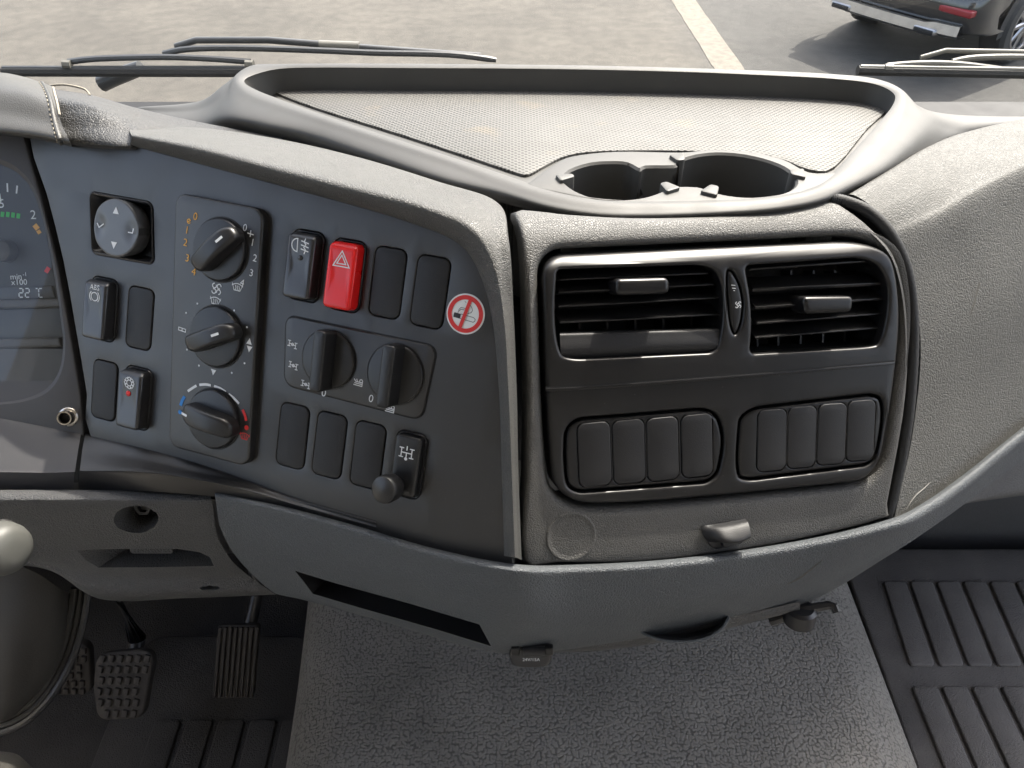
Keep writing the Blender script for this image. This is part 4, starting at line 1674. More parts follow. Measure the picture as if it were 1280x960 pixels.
# pull-out scoop below the bolster
bm = new()
sc_o = [(801, 790, .545), (815, 797, .541), (835, 801.5, .539), (862, 802, .539), (885, 797, .541), (902, 786, .546), (911, 772, .552)]
sc_t = [(801, 788, .57), (815, 786, .573), (835, 783, .575), (862, 779, .577), (885, 775, .575), (902, 771, .57), (911, 769, .565)]
rim = smooth_loop([P(*p) for p in sc_o], 5, closed=False)
ti_ = smooth_loop([P(*p) for p in sc_t], 5, closed=False)
low_ = [np.array(a) * .35 + np.array(b) * .65 + np.array([0, .004, -.006]) for a, b in zip(rim, ti_)]
add_rings(bm, [[p + np.array([0, .004, -.002]) for p in rim], rim, low_, ti_], closed=False)
scp = dpart('drawer_scoop', bm, m_black)
bm = new()
add_tube(bm, rim, .0011, 6)
mk('scoop_rim', bm, m_bolster, scp)
bm = new()
Surf([[P(640, 812, .556), P(740, 802, .556), P(860, 783, .556), P(1000, 752, .56)], [P(690, 816, .575), P(760, 812, .575), P(860, 797, .575), P(1000, 763, .575)], [P(690, 812, .66), P(760, 808, .66), P(860, 790, .66), P(1000, 760, .66)]]).mesh(bm, 40, 20)
dpart('drawer_underside', bm, m_knee)

# black power socket with hinged cap, hanging under the bolster
sock = thing('power_socket', 'small black hinged socket cap marked 24V/15A, hanging below the bolster', 'socket', tuple(P(663, 818, .53)))
SF = Frame(P(663, 820, .525), (1, .0, 0), (0, .45, .89))
bm = new()
add_pad(bm, rquad([SF.ab(637, 807), SF.ab(691, 807), SF.ab(690, 826), SF.ab(680, 833), SF.ab(646, 833), SF.ab(636, 826)], .006), -.012, .003, .0025, 4)
mk('cap', bm, m_black, sock, SF.M)
bm = new()
a_, b_ = SF.ab(654, 811), SF.ab(681, 811)
add_tube(bm, [(a_[0], a_[1], .003), (b_[0], b_[1], .003)], .0035, 12)
mk('hinge', bm, m_black, sock, SF.M)
for px in (644, 686):
    bm = new()
    a_ = SF.ab(px, 810)
    add_pad(bm, rrect(a_[0], a_[1], .006, .006, .001), .0, .0045, .001)
    mk('hinge_lug', bm, m_vent, sock, SF.M)
bm = new()
a_ = SF.ab(664, 824.5, .003)
add_text(bm, '24V/15A', a_[0], a_[1], .0034, .0032)
mk('print', bm, m_white, sock, SF.M)
hk = thing('socket_lever', 'black round socket with angled lever, under the bolster near the passenger mat', 'socket', tuple(P(1005, 768, .58)))
c = P(1000, 769, .575)
bm = new()
ax_ = Frame(c, (1, .15, 0), (0, 0.25, .97))
add_lathe(bm, [(.0115, -.006), (.0115, .006), (.009, .008), (.0001, .008)], 32, M=ax_.M @ Matrix.Rotation(-math.pi / 2, 4, 'X'), cap=False)
mk('socket_body', bm, m_black, hk)
bm = new()
add_tube(bm, [P(985, 764, .575), P(1012, 761, .572), P(1036, 756.5, .572), P(1043, 759, .570), P(1046, 766, .568)], [.004, .0038, .0034, .0034, .003], 8)
mk('lever', bm, m_black, hk)
bm = new()
add_tube(bm, [P(962, 775, .59), P(985, 768, .585), P(1005, 760, .585)], .005, 8)
mk('bracket', bm, m_black, hk)

# a few pale scuffs scratched into the bolster and the passenger pad


def scratch(surf, pts, w, off, tmax=1e9):
    st = [surf.find(x, y, tmax) for x, y in pts]
    st = smooth_loop(st, 5, closed=False)
    c = surf.at([q[0] for q in st], [q[1] for q in st])
    c = c + (EYE - c) / np.linalg.norm(EYE - c, axis=1)[:, None] * off
    bm = new()
    n = len(c)
    L_, R2 = [], []
    for i in range(n):
        t = c[min(i + 1, n - 1)] - c[max(i - 1, 0)]
        s_ = np.cross(t, EYE - c[i])
        s_ = s_ / np.linalg.norm(s_) * w * (.25 + .75 * math.sin(math.pi * (i + .5) / n)) * random.uniform(.5, 1.1)
        L_.append(c[i] + s_)
        R2.append(c[i] - s_)
    add_rings(bm, [L_, R2], closed=False)
    dpart('scuff', bm, m_scuff)


m_scuff = mat('scuffed_plastic', (.15, .145, .135), .8, None, var=.3)
scratch(bs, [(985, 731), (1003, 718), (1028, 700)], .0011, .0004, 5)
scratch(bs, [(992, 727), (1010, 714), (1020, 704)], .0005, .0004, 5)
scratch(ps, [(1133, 637), (1143, 622), (1156, 609), (1164, 603)], .0004, .0004)
scratch(ps, [(1213, 395), (1220, 370), (1224, 350)], .0004, .0004)
# ------------------------------------------------------------------ instrument cluster (far left)
cl = thing('instrument_cluster', 'dark instrument cluster with rev counter scale and 22 °C display, cut off at the left', 'instrument cluster', tuple(CF.pxh(30, 330)))
co_ = [(-140, 158), (0, 162), (27, 163), (50, 243), (71, 327), (86, 410), (100, 493), (104, 545), (60, 537), (0, 526), (-140, 516)]
win = [(-110, 192), (-40, 196), (0, 206), (22, 219), (39, 243), (53, 288), (64, 345), (72, 400), (75, 432), (70, 464), (55, 485), (30, 495), (0, 499), (-40, 501), (-110, 502)]
bm = new()
wl = smooth_loop(CF.abl(win), 4)
add_plate(bm, CF.abl(co_), [wl], 0, .012, .001, hole_depth=.016, hole_bev=.004)
mk('bezel', bm, m_cluster, cl, CF.M)
bm = new()
add_fill(bm, ccw(CF.abl([(-200, 150), (75, 150), (110, 520), (-200, 520)], -.016)), h=-.016)
dial = mk('dial', bm, m_dial, cl, CF.M)
HD = -.016
bm = new()
hc_ = CF.ab(9, 314, HD)
add_lathe(bm, [(.0085, 0), (.0085, .006), (.0075, .0085), (.005, .0098), (.0001, .0102)], 32, M=Matrix.Translation((hc_[0], hc_[1], HD)), cap=False)
mk('needle_hub', bm, m_cluster, dial, CF.M)
ctr = np.array(CF.ab(-16, 318, HD))


def dl(px, py):
    return CF.ab(px, py, HD + .0004)


bm = new()
for (x0, y0, x1, y1, w) in ((9, 229, 9.5, 240, .0012), (21.5, 232, 20.5, 242, .0012), (-1, 242, 1, 252, .0014), (-6, 228, -5.5, 239, .0012)):
    add_strokes(bm, [[dl(x0, y0), dl(x1, y1)]], w, HD + .0004)
add_text(bm, '15', *dl(-2, 255), .0095, HD + .0004)
add_text(bm, '2', *dl(41.5, 269), .0095, HD + .0004)
add_text(bm, 'min', *dl(20, 346), .0062, HD + .0004, rot=.04)
add_text(bm, '-1', *dl(31, 343), .0042, HD + .0004, rot=.04)
add_text(bm, 'x100', *dl(24, 353), .0062, HD + .0004, rot=.02)
mk('dial_print', bm, m_white, dial, CF.M, kind='stuff')


def bar(px0, py0, px1, py1, w, m):
    bm = new()
    add_strokes(bm, [[dl(px0, py0), dl(px1, py1)]], w, HD + .0005)
    mk('scale_bar', bm, m, dial, CF.M)


for k in range(-2, 4):
    bar(1 + k * 6.6, 267.6 + .35 * k * abs(k) * .6, 5.4 + k * 6.6, 268 + .35 * k * abs(k) * .6 + .4, .0038, m_green)
bar(43, 281, 47.5, 286.5, .0038, m_orange)
bar(47.5, 288, 50, 292, .0030, m_orange)
bar(57, 336, 61.5, 339, .0045, m_redp)
bm = new()
add_pad(bm, rquad([dl(-60, 361), dl(66, 357), dl(70, 373), dl(-60, 377)], .001), HD, HD + .0015, .0006)
mk('display', bm, m_lcd, dial, CF.M)
bm = new()


def seg7(x, y, w, h, on):
    s = {'a': ((0, h), (w, h)), 'b': ((w, h), (w, h / 2)), 'c': ((w, h / 2), (w, 0)), 'd': ((0, 0), (w, 0)), 'e': ((0, h / 2), (0, 0)), 'f': ((0, h), (0, h / 2)), 'g': ((0, h / 2), (w, h / 2))}
    g_ = .0004
    for k in on:
        (a, b), (c, d) = s[k]
        t = np.array([c - a, d - b])
        t = t / np.linalg.norm(t) * g_
        add_strokes(bm, [[(x + a + t[0], y + b + t[1]), (x + c - t[0], y + d - t[1])]], .0008, HD + .0020)


x0, y0 = CF.ab(24, 371.5, HD + .002)
seg7(x0, y0, .0032, .0066, 'abged')
seg7(x0 + .0048, y0, .0032, .0066, 'abged')
xo = x0 + .0152
seg7(xo, y0, .0030, .0066, 'aefd')
add_strokes(bm, [[(xo - .0022, y0 + .0066), (xo - .0008, y0 + .0066)]], .0008, HD + .002)
mk('display_digits', bm, m_white, dial, CF.M)
# ledges of the cowl below the dial
for (ya, yb, h, nm, m) in ((375, 386, -.010, 'cowl_ledge', m_cluster), (424, 436, -.009, 'cowl_ledge', m_cluster)):
    bm = new()
    add_pad(bm, rquad([CF.ab(-120, ya + 3, h), CF.ab(74, ya - 2, h), CF.ab(78, yb - 2, h), CF.ab(-120, yb + 3, h)], .002), HD, h, .002)
    mk(nm, bm, m, cl, CF.M)
bm = new()
add_pad(bm, rquad([CF.ab(-120, 389, -.014), CF.ab(82, 384, -.014), CF.ab(84, 424, -.014), CF.ab(-120, 429, -.014)], .002), HD, -.014, .001)
mk('cowl_band', bm, m_fascia, cl, CF.M)
bm = new()
Surf([[CF.pxh(x, 436, -.0095) for x in (-120, -20, 40, 90)], [CF.pxh(x, 462, -.0065) for x in (-120, -20, 40, 90)], [CF.pxh(x, 503, -.0015) for x in (-120, -20, 40, 70)]]).mesh(bm, 20, 16)
mk('cowl_slope', bm, m_cluster, cl)
bm = new()
wg = [p for p in inset(ccw(wl), -.0008)]
add_fill(bm, wg, h=-.0048)
mk('cover_glass', bm, m_clear, cl, CF.M)
fc = CF.ab(86, 521)
FM = CF.M @ Matrix.Translation((fc[0], fc[1], 0)) @ Matrix.Rotation(R_(8), 4, 'Y')
bm = new()
add_lathe(bm, [(.0072, -.001), (.0072, .0012), (.0064, .002), (.0056, .0022), (.0056, .0075), (.0052, .0082), (.0042, .0082), (.0039, .0076), (.0039, .001)], 36, cap=False)
bush = mk('metal_bushing', bm, m_chrome, cl, FM)
bm = new()
add_lathe(bm, [(.0039, .0012), (.0001, .0012)], 24, cap=False)
add_lathe(bm, [(.0018, .001), (.0018, .004), (.0001, .004)], 12, cap=False)
mk('bushing_core', bm, m_deep, bush, FM)

# ------------------------------------------------------------------ switch panel on the left of the centre
TILT = R_(2.3)
sp = thing('switch_panel', 'matt charcoal switch panel plate between the instruments and the grey strip', 'switch panel', tuple(LF.pxh(380, 450)))


def lab(px, py, h=0.):
    return LF.ab(px, py, h)


fo = [(35, 164), (90, 172), (150, 178), (170, 182), (260, 196), (350, 221), (450, 249), (530, 273), (590, 301), (611, 342), (625, 400), (633, 500), (637, 600), (640, 712), (560, 692), (450, 661), (378, 638), (320, 612), (270, 592), (200, 570), (113, 546), (108, 493), (94, 410), (79, 327), (58, 243)]
ROCK = [(129.5, 386.5), (172, 497.5), (382.5, 332.5), (433.5, 344.5)]
BLANK = [(175, 398), (131, 488), (484.5, 353.5), (538, 365), (366, 545), (412, 556.5), (460, 569)]
PULL = (511, 581)
SW, SH = .0218, .0440


def swrect(px, py, w, h, r, rot=TILT):
    a, b = lab(px, py)
    return rrect(a, b, w, h, r, 5, rot)


holes = [swrect(x, y, .0240, .0462, .0055) for x, y in ROCK] + [swrect(x, y, SW + .0008, SH + .0008, .0052) for x, y in BLANK]
holes += [swrect(*PULL, .0218, .0445, .0055)]
mirr = rquad([lab(112, 239), lab(191, 253), lab(193, 331), lab(115, 317)], .005)
holes.append(mirr)
bm = new()
add_plate_g(bm, smooth_loop(LF.abl(fo), 2), holes, 0, .006, .0008, .006, .0008, .02)
mk('face_plate', bm, m_fascia, sp, LF.M)
bm = new()
add_pad(bm, rrect(0, 0, SW, SH, .0050, 6), -.006, .0008, .0009, 3)
ring = inset(ccw(rrect(0, 0, SW, SH, .0050, 6)), .0016)
b0 = None
for x, y in BLANK:
    a, b = lab(x, y)
    Mb = LF.M @ Matrix.Translation((a, b, random.uniform(-.0003, .0002))) @ Matrix.Rotation(TILT + R_(random.uniform(-.5, .5)), 4, 'Z') @ Matrix.Rotation(R_(random.uniform(-.6, .6)), 4, 'Y')
    if b0 is None:
        b0 = mk('blank_cover', bm, m_blank, sp, Mb)
    else:
        again(b0, Mb, sp)


def rock_h(a, b):
    # rocker face: a shoulder at the top, hollow middle, rising again to the lower end
    t = (b + SH / 2) / SH
    return .0006 * math.cos(t * 2 * math.pi) - .0008 * (t - .5) - (.0022 if t > .90 else 0.) * min(1, (t - .90) / .06 if t > .90 else 0)


def rocker(px, py, label, m, draw, cat='switch', extra=None):
    a, b = lab(px, py)
    Mr = LF.M @ Matrix.Translation((a, b, 0)) @ Matrix.Rotation(TILT, 4, 'Z')
    root = thing('rocker_switch', label, cat, tuple(LF.w(a, b)), 'rocker switches in the switch panel')
    bm = new()
    o = ccw(rrect(0, 0, .0236, .0458, .0053, 5))
    add_rings(bm, [[(p[0], p[1], -.006) for p in o], [(p[0], p[1], -.0004) for p in o], [(p[0], p[1], .0004) for p in inset(o, .0006)], [(p[0], p[1], .0003) for p in inset(o, .0012)], [(p[0], p[1], -.003) for p in inset(o, .0013)]])
    mk('switch_frame', bm, m_black, root, Mr)
    bm = new()
    add_pad(bm, rrect(0, -.0002, .0205, .0425, .0032, 5), -.005, .0088, .0022, 4, fn=rock_h, gx=.0022)
    rk = mk('rocker', bm, m, root, Mr, sharp=60)
    draw(root, rk, Mr)
    return root


def hh(b):
    return .0088 + rock_h(0, b) + .00025


def print_on(parent, Mr, m, lines, w, polys=(), texts=(), name='symbol', b0=.012):
    bm = new()
    add_strokes(bm, lines, w, 0)
    for p in polys:
        add_poly(bm, p, 0)
    for s, x, y, z in texts:
        add_text(bm, s, x, y, z, 0)
    # the print follows the curved face
    es = [e for e in bm.edges if e.calc_length() > .004]
    for v in bm.verts:
        v.co.z = hh(v.co.y)
    return mk(name, bm, m, parent, Mr, smooth=False)


def d_abs(root, rk, Mr):
    cy = .0095
    ln = [arc(0, cy, .0030, 0, 360, 20), arc(0, cy, .0044, 130, 230, 8), arc(0, cy, .0044, -50, 50, 8)]
    print_on(rk, Mr, m_white, ln, .0007, texts=(('ABS', 0, .0160, .0052),))


def d_ac(root, rk, Mr):
    cy = .0125
    ln = [arc(0, cy, .0022, 0, 360, 16)]
    for k in range(8):
        t = 2 * math.pi * k / 8 + math.pi / 8
        ln.append([(.0024 * math.cos(t), cy + .0024 * math.sin(t)), (.0046 * math.cos(t), cy + .0046 * math.sin(t))])
        for s in (-.35, .35):
            ln.append([(.0034 * math.cos(t), cy + .0034 * math.sin(t)), (.0045 * math.cos(t + s), cy + .0045 * math.sin(t + s))])
    print_on(rk, Mr, m_white, ln, .0006)
    bm = new()
    add_lathe(bm, [(.0020, -.001), (.0020, .0002), (.0014, .0007), (.0001, .0009)], 20, M=Matrix.Translation((-.0006, .0045, hh(.0045))), cap=False)
    mk('indicator_lamp', bm, m_redp, rk, Mr)


def d_fog(root, rk, Mr):
    cy = .0130
    ln = [[(-.0022, cy - .0042), (-.0022, cy + .0042)] + arc(-.0022, cy, .0042, 90, 270, 12, ry=.0042)[1:]]
    for k in (-1, 0, 1):
        ln.append([(.0004, cy + .0026 * k + .0006), (.0062, cy + .0026 * k - .0006)])
    ln.append([(.0034, cy + .0050), (.0026, cy + .0026), (.0040, cy + .0012), (.0026, cy - .0008), (.0040, cy - .0024), (.0030, cy - .0050)])
    print_on(rk, Mr, m_white, ln, .0007)
    bm = new()
    add_lathe(bm, [(.0017, -.001), (.0017, .0003), (.0012, .0006), (.0001, .0007)], 20, M=Matrix.Translation((.0005, .0052, hh(.0052))), cap=False)
    mk('indicator_lamp', bm, m_lcd, rk, Mr)


def d_haz(root, rk, Mr):
    cy = .0085

    def tri(s):
        return [(0, cy + .0058 * s + .001), (-.0056 * s, cy - .0036 * s + .001), (.0056 * s, cy - .0036 * s + .001), (0, cy + .0058 * s + .001)]
    print_on(rk, Mr, m_white, [tri(1.05), tri(.58)], .0007)


rocker(*ROCK[0], 'black rocker switch marked ABS, at the left edge below the mirror adjuster', m_rocker, d_abs)
rocker(*ROCK[1], 'black rocker switch with snowflake symbol and red dot, beside the climate control panel', m_rocker, d_ac)
rocker(*ROCK[2], 'black rocker switch with rear fog lamp symbol, left of the red switch', m_rocker, d_fog)
rocker(*ROCK[3], 'bright red hazard rocker switch with white double triangle', m_red, d_haz)

# pull-knob switch
a, b = lab(*PULL)
Mr = LF.M @ Matrix.Translation((a, b, 0)) @ Matrix.Rotation(TILT, 4, 'Z')
root = thing('pull_switch', 'black switch with axle symbol and a round pull knob at its foot', 'switch', tuple(LF.w(a, b)))
bm = new()
o = ccw(rrect(0, 0, .0216, .0443, .0053, 5))
add_rings(bm, [[(p[0], p[1], -.006) for p in o], [(p[0], p[1], -.0004) for p in o], [(p[0], p[1], .0004) for p in inset(o, .0006)], [(p[0], p[1], .0003) for p in inset(o, .0012)], [(p[0], p[1], -.003) for p in inset(o, .0013)]])
mk('switch_frame', bm, m_black, root, Mr)
bm = new()
add_pad(bm, rrect(0, .0002, .0186, .0405, .0030, 5), -.005, .0060, .0018, 4, gx=.003)
bd_ = mk('switch_body', bm, m_knob, root, Mr)
bm = new()
kM = Mr @ Matrix.Translation((-.0030, -.0128, 0)) @ Matrix.Rotation(R_(-6), 4, 'Y')
add_lathe(bm, [(.0050, .004), (.0050, .010), (.0074, .0115), (.0088, .0125), (.0091, .014), (.0091, .021), (.0086, .0226), (.0074, .0234), (.0001, .0237)], 40, cap=False)
mk('pull_knob', bm, m_knob, root, kM)


def axle_icon(x, y, s, dot=True):
    l_ = [[(x - 3.2 * s, y), (x + 3.2 * s, y)], [(x - 3.2 * s, y - 2.6 * s), (x - 3.2 * s, y + 2.6 * s)], [(x + 3.2 * s, y - 2.6 * s), (x + 3.2 * s, y + 2.6 * s)],
          [(x - 4.6 * s, y - 2.6 * s), (x - 1.8 * s, y - 2.6 * s)], [(x - 4.6 * s, y + 2.6 * s), (x - 1.8 * s, y + 2.6 * s)], [(x + 1.8 * s, y - 2.6 * s), (x + 4.6 * s, y - 2.6 * s)], [(x + 1.8 * s, y + 2.6 * s), (x + 4.6 * s, y + 2.6 * s)],
          [(x, y), (x, y - 3.4 * s)], [(x, y + 1.4 * s), (x, y + 4.0 * s)]]
    return l_


bm = new()
add_strokes(bm, axle_icon(0, .0095, .00115), .0007, .0063)
add_poly(bm, circle(0, .0095 - .0040, .0011, 12), .0063)
mk('symbol', bm, m_white, bd_, Mr, smooth=False)

# mirror adjuster
root = thing('mirror_adjuster', 'round grey mirror adjuster pad in a square black recess, top left of the panel', 'switch', tuple(LF.pxh(150, 285)))
bm = new()
mo_ = ccw(mirr)
cx_ = (sum(p[0] for p in mo_) / len(mo_), sum(p[1] for p in mo_) / len(mo_))
add_rings(bm, [[(p[0], p[1], .0006) for p in mo_], [(p[0], p[1], .0010) for p in inset(mo_, .0008)], [(p[0], p[1], .0004) for p in inset(mo_, .0018)], [(cx_[0] + (p[0] - cx_[0]) * .80, cx_[1] + (p[1] - cx_[1]) * .80, -.010) for p in mo_]])
add_fill(bm, [(cx_[0] + (p[0] - cx_[0]) * .80, cx_[1] + (p[1] - cx_[1]) * .80) for p in mo_], h=-.010)
bmesh.ops.remove_doubles(bm, verts=bm.verts[:], dist=1e-6)
mk('recess', bm, m_black, root, LF.M)
ac_ = LF.ab(145.5, 285, .006)
Mk = LF.M @ Matrix.Translation((ac_[0], ac_[1], 0)) @ Matrix.Rotation(TILT, 4, 'Z')
bm = new()


def dish(r, t):
    k = max(0., math.cos(2 * (t - math.pi / 4 * 0)) ** 2)       # four finger hollows on the axes
    k = max(0., math.cos(2 * t)) ** 2
    return -.0016 * k * math.exp(-((r - .0150) / .0055) ** 2)


nr_, na = 14, 64
rowsd = []
for i in range(nr_ + 1):
    r = .0198 * max(i, .02) / nr_
    rowsd.append([(r * (1 - .035 * (max(0, math.cos(2 * 2 * math.pi * j / na)) ** 2) * (i / nr_) ** 2) * math.cos(2 * math.pi * j / na), r * (1 - .035 * (max(0, math.cos(4 * math.pi * j / na)) ** 2) * (i / nr_) ** 2) * math.sin(2 * math.pi * j / na), .0072 + dish(r, 2 * math.pi * j / na)) for j in range(na)])
rowsd.append([(p[0] * 1.03, p[1] * 1.03, .0062) for p in rowsd[-1]])
rowsd.append([(p[0] * 1.03, p[1] * 1.03, -.006) for p in rowsd[-3]])
add_rings(bm, rowsd)
kn = mk('adjuster_pad', bm, m_adjust, root, Mk, sharp=60)
bm = new()
for sgn in (1, -1):
    add_poly(bm, [(0, sgn * .0148), (-.0026, sgn * .0098), (.0026, sgn * .0098)], .0074)
add_strokes(bm, [[(-.0165, .0012), (-.0145, -.0016), (-.0105, .0014)], [(.0155, .0018), (.0150, -.0014), (.0110, -.0014)]], .0008, .0068)
mk('arrow', bm, m_white, kn, Mk, smooth=False)

# ------------------------------------------------------------------ climate control panel
cp = thing('climate_control_panel', 'tall charcoal climate control panel with three round knobs and coloured scales', 'control panel', tuple(LF.pxh(275, 410)))
CH = .0065
cq = rquad([LF.ab(225, 241, CH * .3), LF.ab(333, 262, CH * .5), LF.ab(314, 583, CH * .5), LF.ab(216, 556, CH * .3)], .0085, 8)
bm = new()
add_pad(bm, cq, -.001, CH, .0016, 4)
mk('panel_body', bm, m_fascia, cp, LF.M)


def knob(parent, fr_ab, base_h, r, ang, m, gl, gw, gh, taper, name='knob', mark=.6, markside=1):
    Mk = LF.M @ Matrix.Translation((fr_ab[0], fr_ab[1], base_h))
    bm = new()
    add_lathe(bm, [(r + .0016, .0003), (r + .0011, .0006), (r + .0008, -.0005)], 56, cap=False)
    add_lathe(bm, [(r, -.001), (r, .0030), (r - .0006, .0037), (r - .0016, .0039), (.0001, .0042)], 56, cap=False)
    kb = mk(name, bm, m, parent, Mk)
    bm = new()
    add_rings(bm, [[(p[0], p[1], .0004) for p in circle(0, 0, r + .0016, 56)], [(p[0], p[1], .0004) for p in circle(0, 0, r - .001, 56)]])
    mk('knob_gap', bm, m_deep, kb, Mk)
    Mg = Mk @ Matrix.Translation((.0026, .0006, 0)) @ Matrix.Rotation(ang, 4, 'Z')
    bm = new()
    o = rquad([(-gl / 2, -gw / 2 * taper), (-gl / 2, gw / 2 * taper), (0, gw / 2 * 1.06), (gl / 2, gw / 2), (gl / 2, -gw / 2), (0, -gw / 2 * 1.06)], [.004, .004, .02, .004, .004, .02])
    add_pad(bm, o, .003, gh, .0030, 5, gx=.003, fn=lambda a, b: -.0035 * (a / (gl / 2)) ** 2)
    mk('grip', bm, m, kb, Mg, sharp=70)
    bm = new()
    x = gl / 2 * mark * markside
    add_poly(bm, rrect(x, 0, .0058, .0017, .0003, 2), 0)
    for v in bm.verts:
        v.co.z = gh - .0035 * (v.co.x / (gl / 2)) ** 2 + .00025
    mk('pointer_mark', bm, m_white, kb, Mg, smooth=False)
    return kb


def cen(px, py):
    return LF.ab(px, py, CH + .003)


K1, K2, K3 = cen(273, 312), cen(268, 421), cen(264.5, 524)
def langle(p, q):
    a, b = np.array(LF.ab(*p, CH)), np.array(LF.ab(*q, CH))
    return math.atan2(b[1] - a[1], b[0] - a[0])


knob(cp, K1, CH, .0205, langle((250, 334), (294, 291)), m_knob, .0410, .0125, .0160, 1.1, mark=.48)
knob(cp, K2, CH, .0205, langle((240, 432), (300, 411)), m_knob, .0410, .0120, .0160, 1.1, mark=.40)
knob(cp, K3, CH, .0205, langle((235, 511), (299, 535)), m_knob, .0410, .0135, .0160, 1.1, mark=.82, markside=-1)


def lp(px, py):
    return LF.ab(px, py, CH)


def cprint(name, m, fn):
    bm = new()
    fn(bm)
    mk(name, bm, m, cp, LF.M, smooth=False)


HP = CH + .0003
RT_ = R_(-3)


def f_orange(bm):
    for s, x, y in (('0', 244.5, 271), ('1', 234, 288), ('2', 232, 303.5), ('3', 234.5, 323), ('4', 242.5, 340)):
        add_text(bm, s, *lp(x, y), .0072, HP, rot=RT_)
    c = lp(236.5, 276.5)
    add_strokes(bm, [arc(c[0], c[1], .0014, 20, 330, 12), [(c[0] - .001, c[1] - .0006), (c[0] + .0012, c[1] + .0006)]], .0006, HP)


def f_white1(bm):
    for s, x, y in (('0', 306.5, 285), ('1', 316, 303.5), ('2', 319, 323), ('3', 314.5, 341.5), ('4', 303, 354)):
        add_text(bm, s, *lp(x, y), .0068, HP, rot=RT_)
    c = lp(313.5, 292)
    add_strokes(bm, [[(c[0] - .0025, c[1]), (c[0] + .0025, c[1] - .0004)], [(c[0], c[1] + .0022), (c[0], c[1] - .0022)]], .0007, HP)
    c = lp(271, 361)
    add_strokes(bm, [arc(c[0] + sx * .0019, c[1] + sy * .0019, .0016, a0, a0 + 300, 10) for sx, sy, a0 in ((1, 1, 0), (-1, 1, 90), (-1, -1, 180), (1, -1, 270))], .0007, HP)
    for px, py in ((297, 359), (269.5, 376)):
        c = lp(px, py)
        add_strokes(bm, [[(c[0] - .0042, c[1] + .0022)] + arc(c[0], c[1] - .004, .0064, 130, 50, 6) + [(c[0] + .0042, c[1] + .0022), (c[0] + .0024, c[1] - .0022), (c[0] - .0024, c[1] - .0022), (c[0] - .0042, c[1] + .0022)]], .0006, HP)
        add_strokes(bm, [[(c[0] + k * .0014, c[1] - .0026), (c[0] + k * .0014 + .0004, c[1] - .0004), (c[0] + k * .0014 - .0004, c[1] + .0012)] for k in (-1, 0, 1)], .0005, HP)


def f_white2(bm):
    for px, py in ((247, 379.5), (233, 391), (293, 388), (309, 409), (306, 454), (290, 466), (249, 457), (234, 437)):
        add_poly(bm, circle(*lp(px, py), .0007, 12), HP)
    for px, py, s in ((312, 427, 1), (312, 436, -1), (267, 465, -1)):
        c = lp(px, py)
        add_poly(bm, [(c[0] - .0022, c[1] - s * .0018), (c[0] + .0022, c[1] - s * .0018), (c[0], c[1] + s * .0024)], HP)
    c = lp(228, 412)
    add_strokes(bm, [[(c[0] - .0030, c[1] + .0012), (c[0] + .0030, c[1] + .0008), (c[0] + .0030, c[1] - .0012), (c[0] - .0030, c[1] - .0008), (c[0] - .0030, c[1] + .0012)], [(c[0], c[1] + .001), (c[0], c[1] - .001)]], .0006, HP)


def seg(bm, c, r, a0, a1, w):
    add_strokes(bm, [arc(c[0], c[1], r, a0, a1, 8)], w, HP)


kc = LF.ab(264.5, 526, CH)
rs = .0262


def f_temp(bm):
    for (x0, y0, x1, y1, x2, y2) in ((235, 489, 241, 485, 246, 482), (249.5, 481, 257, 480.5, 264, 481.5), (268, 482.5, 276, 485.5, 282.5, 490), (286, 492.5, 293, 498, 299, 504.5)):
        add_strokes(bm, [smooth_loop([lp(x0, y0), lp(x1, y1), lp(x2, y2)], 4, closed=False)], .0018, HP)


def f_cold(bm):
    add_strokes(bm, [smooth_loop([lp(226, 507), lp(228, 501), lp(231, 495.5)], 4, closed=False)], .0024, HP)
    add_poly(bm, circle(*lp(225.3, 515), .0016, 14), HP)


def f_hot(bm):
    add_strokes(bm, [smooth_loop([lp(303.5, 512), lp(306.5, 519), lp(308, 526)], 4, closed=False)], .0020, HP)
    add_poly(bm, circle(*lp(308.5, 534.5), .0018, 14), HP)
    c = lp(306, 545)
    add_strokes(bm, [[(c[0] - .0036, c[1] + .0018)] + arc(c[0], c[1] - .004, .0060, 130, 50, 6) + [(c[0] + .0036, c[1] + .0018), (c[0] + .0022, c[1] - .0022), (c[0] - .0022, c[1] - .0022), (c[0] - .0036, c[1] + .0018)]], .0006, HP)
    add_strokes(bm, [[(c[0] + k * .0014, c[1] - .0026), (c[0] + k * .0014, c[1] + .0012)] for k in (-1, 0, 1)], .0005, HP)


cprint('fan_scale', m_orange, f_orange)
cprint('fan_scale', m_white, f_white1)
cprint('airflow_scale', m_white, f_white2)
cprint('temperature_scale', m_white, f_temp)
cprint('cold_scale', m_blue, f_cold)
cprint('hot_scale', m_redp, f_hot)

# ------------------------------------------------------------------ plate with the two rotary switches
rp_ = thing('rotary_switch_plate', 'rounded charcoal plate with two upright rotary switches below the red switch', 'control panel', tuple(LF.pxh(450, 460)))
rq = rquad([LF.ab(357, 392), LF.ab(549, 432), LF.ab(529, 527), LF.ab(355, 482)], .008, 7)
bm = new()
add_pad(bm, ccw(rq), -.001, .0003, .0002, 2)
mk('plate_groove', bm, m_deep, rp_, LF.M)
bm = new()
add_pad(bm, inset(ccw(rq), .0009), -.001, .0016, .0009, 3)
mk('plate', bm, m_fascia, rp_, LF.M)


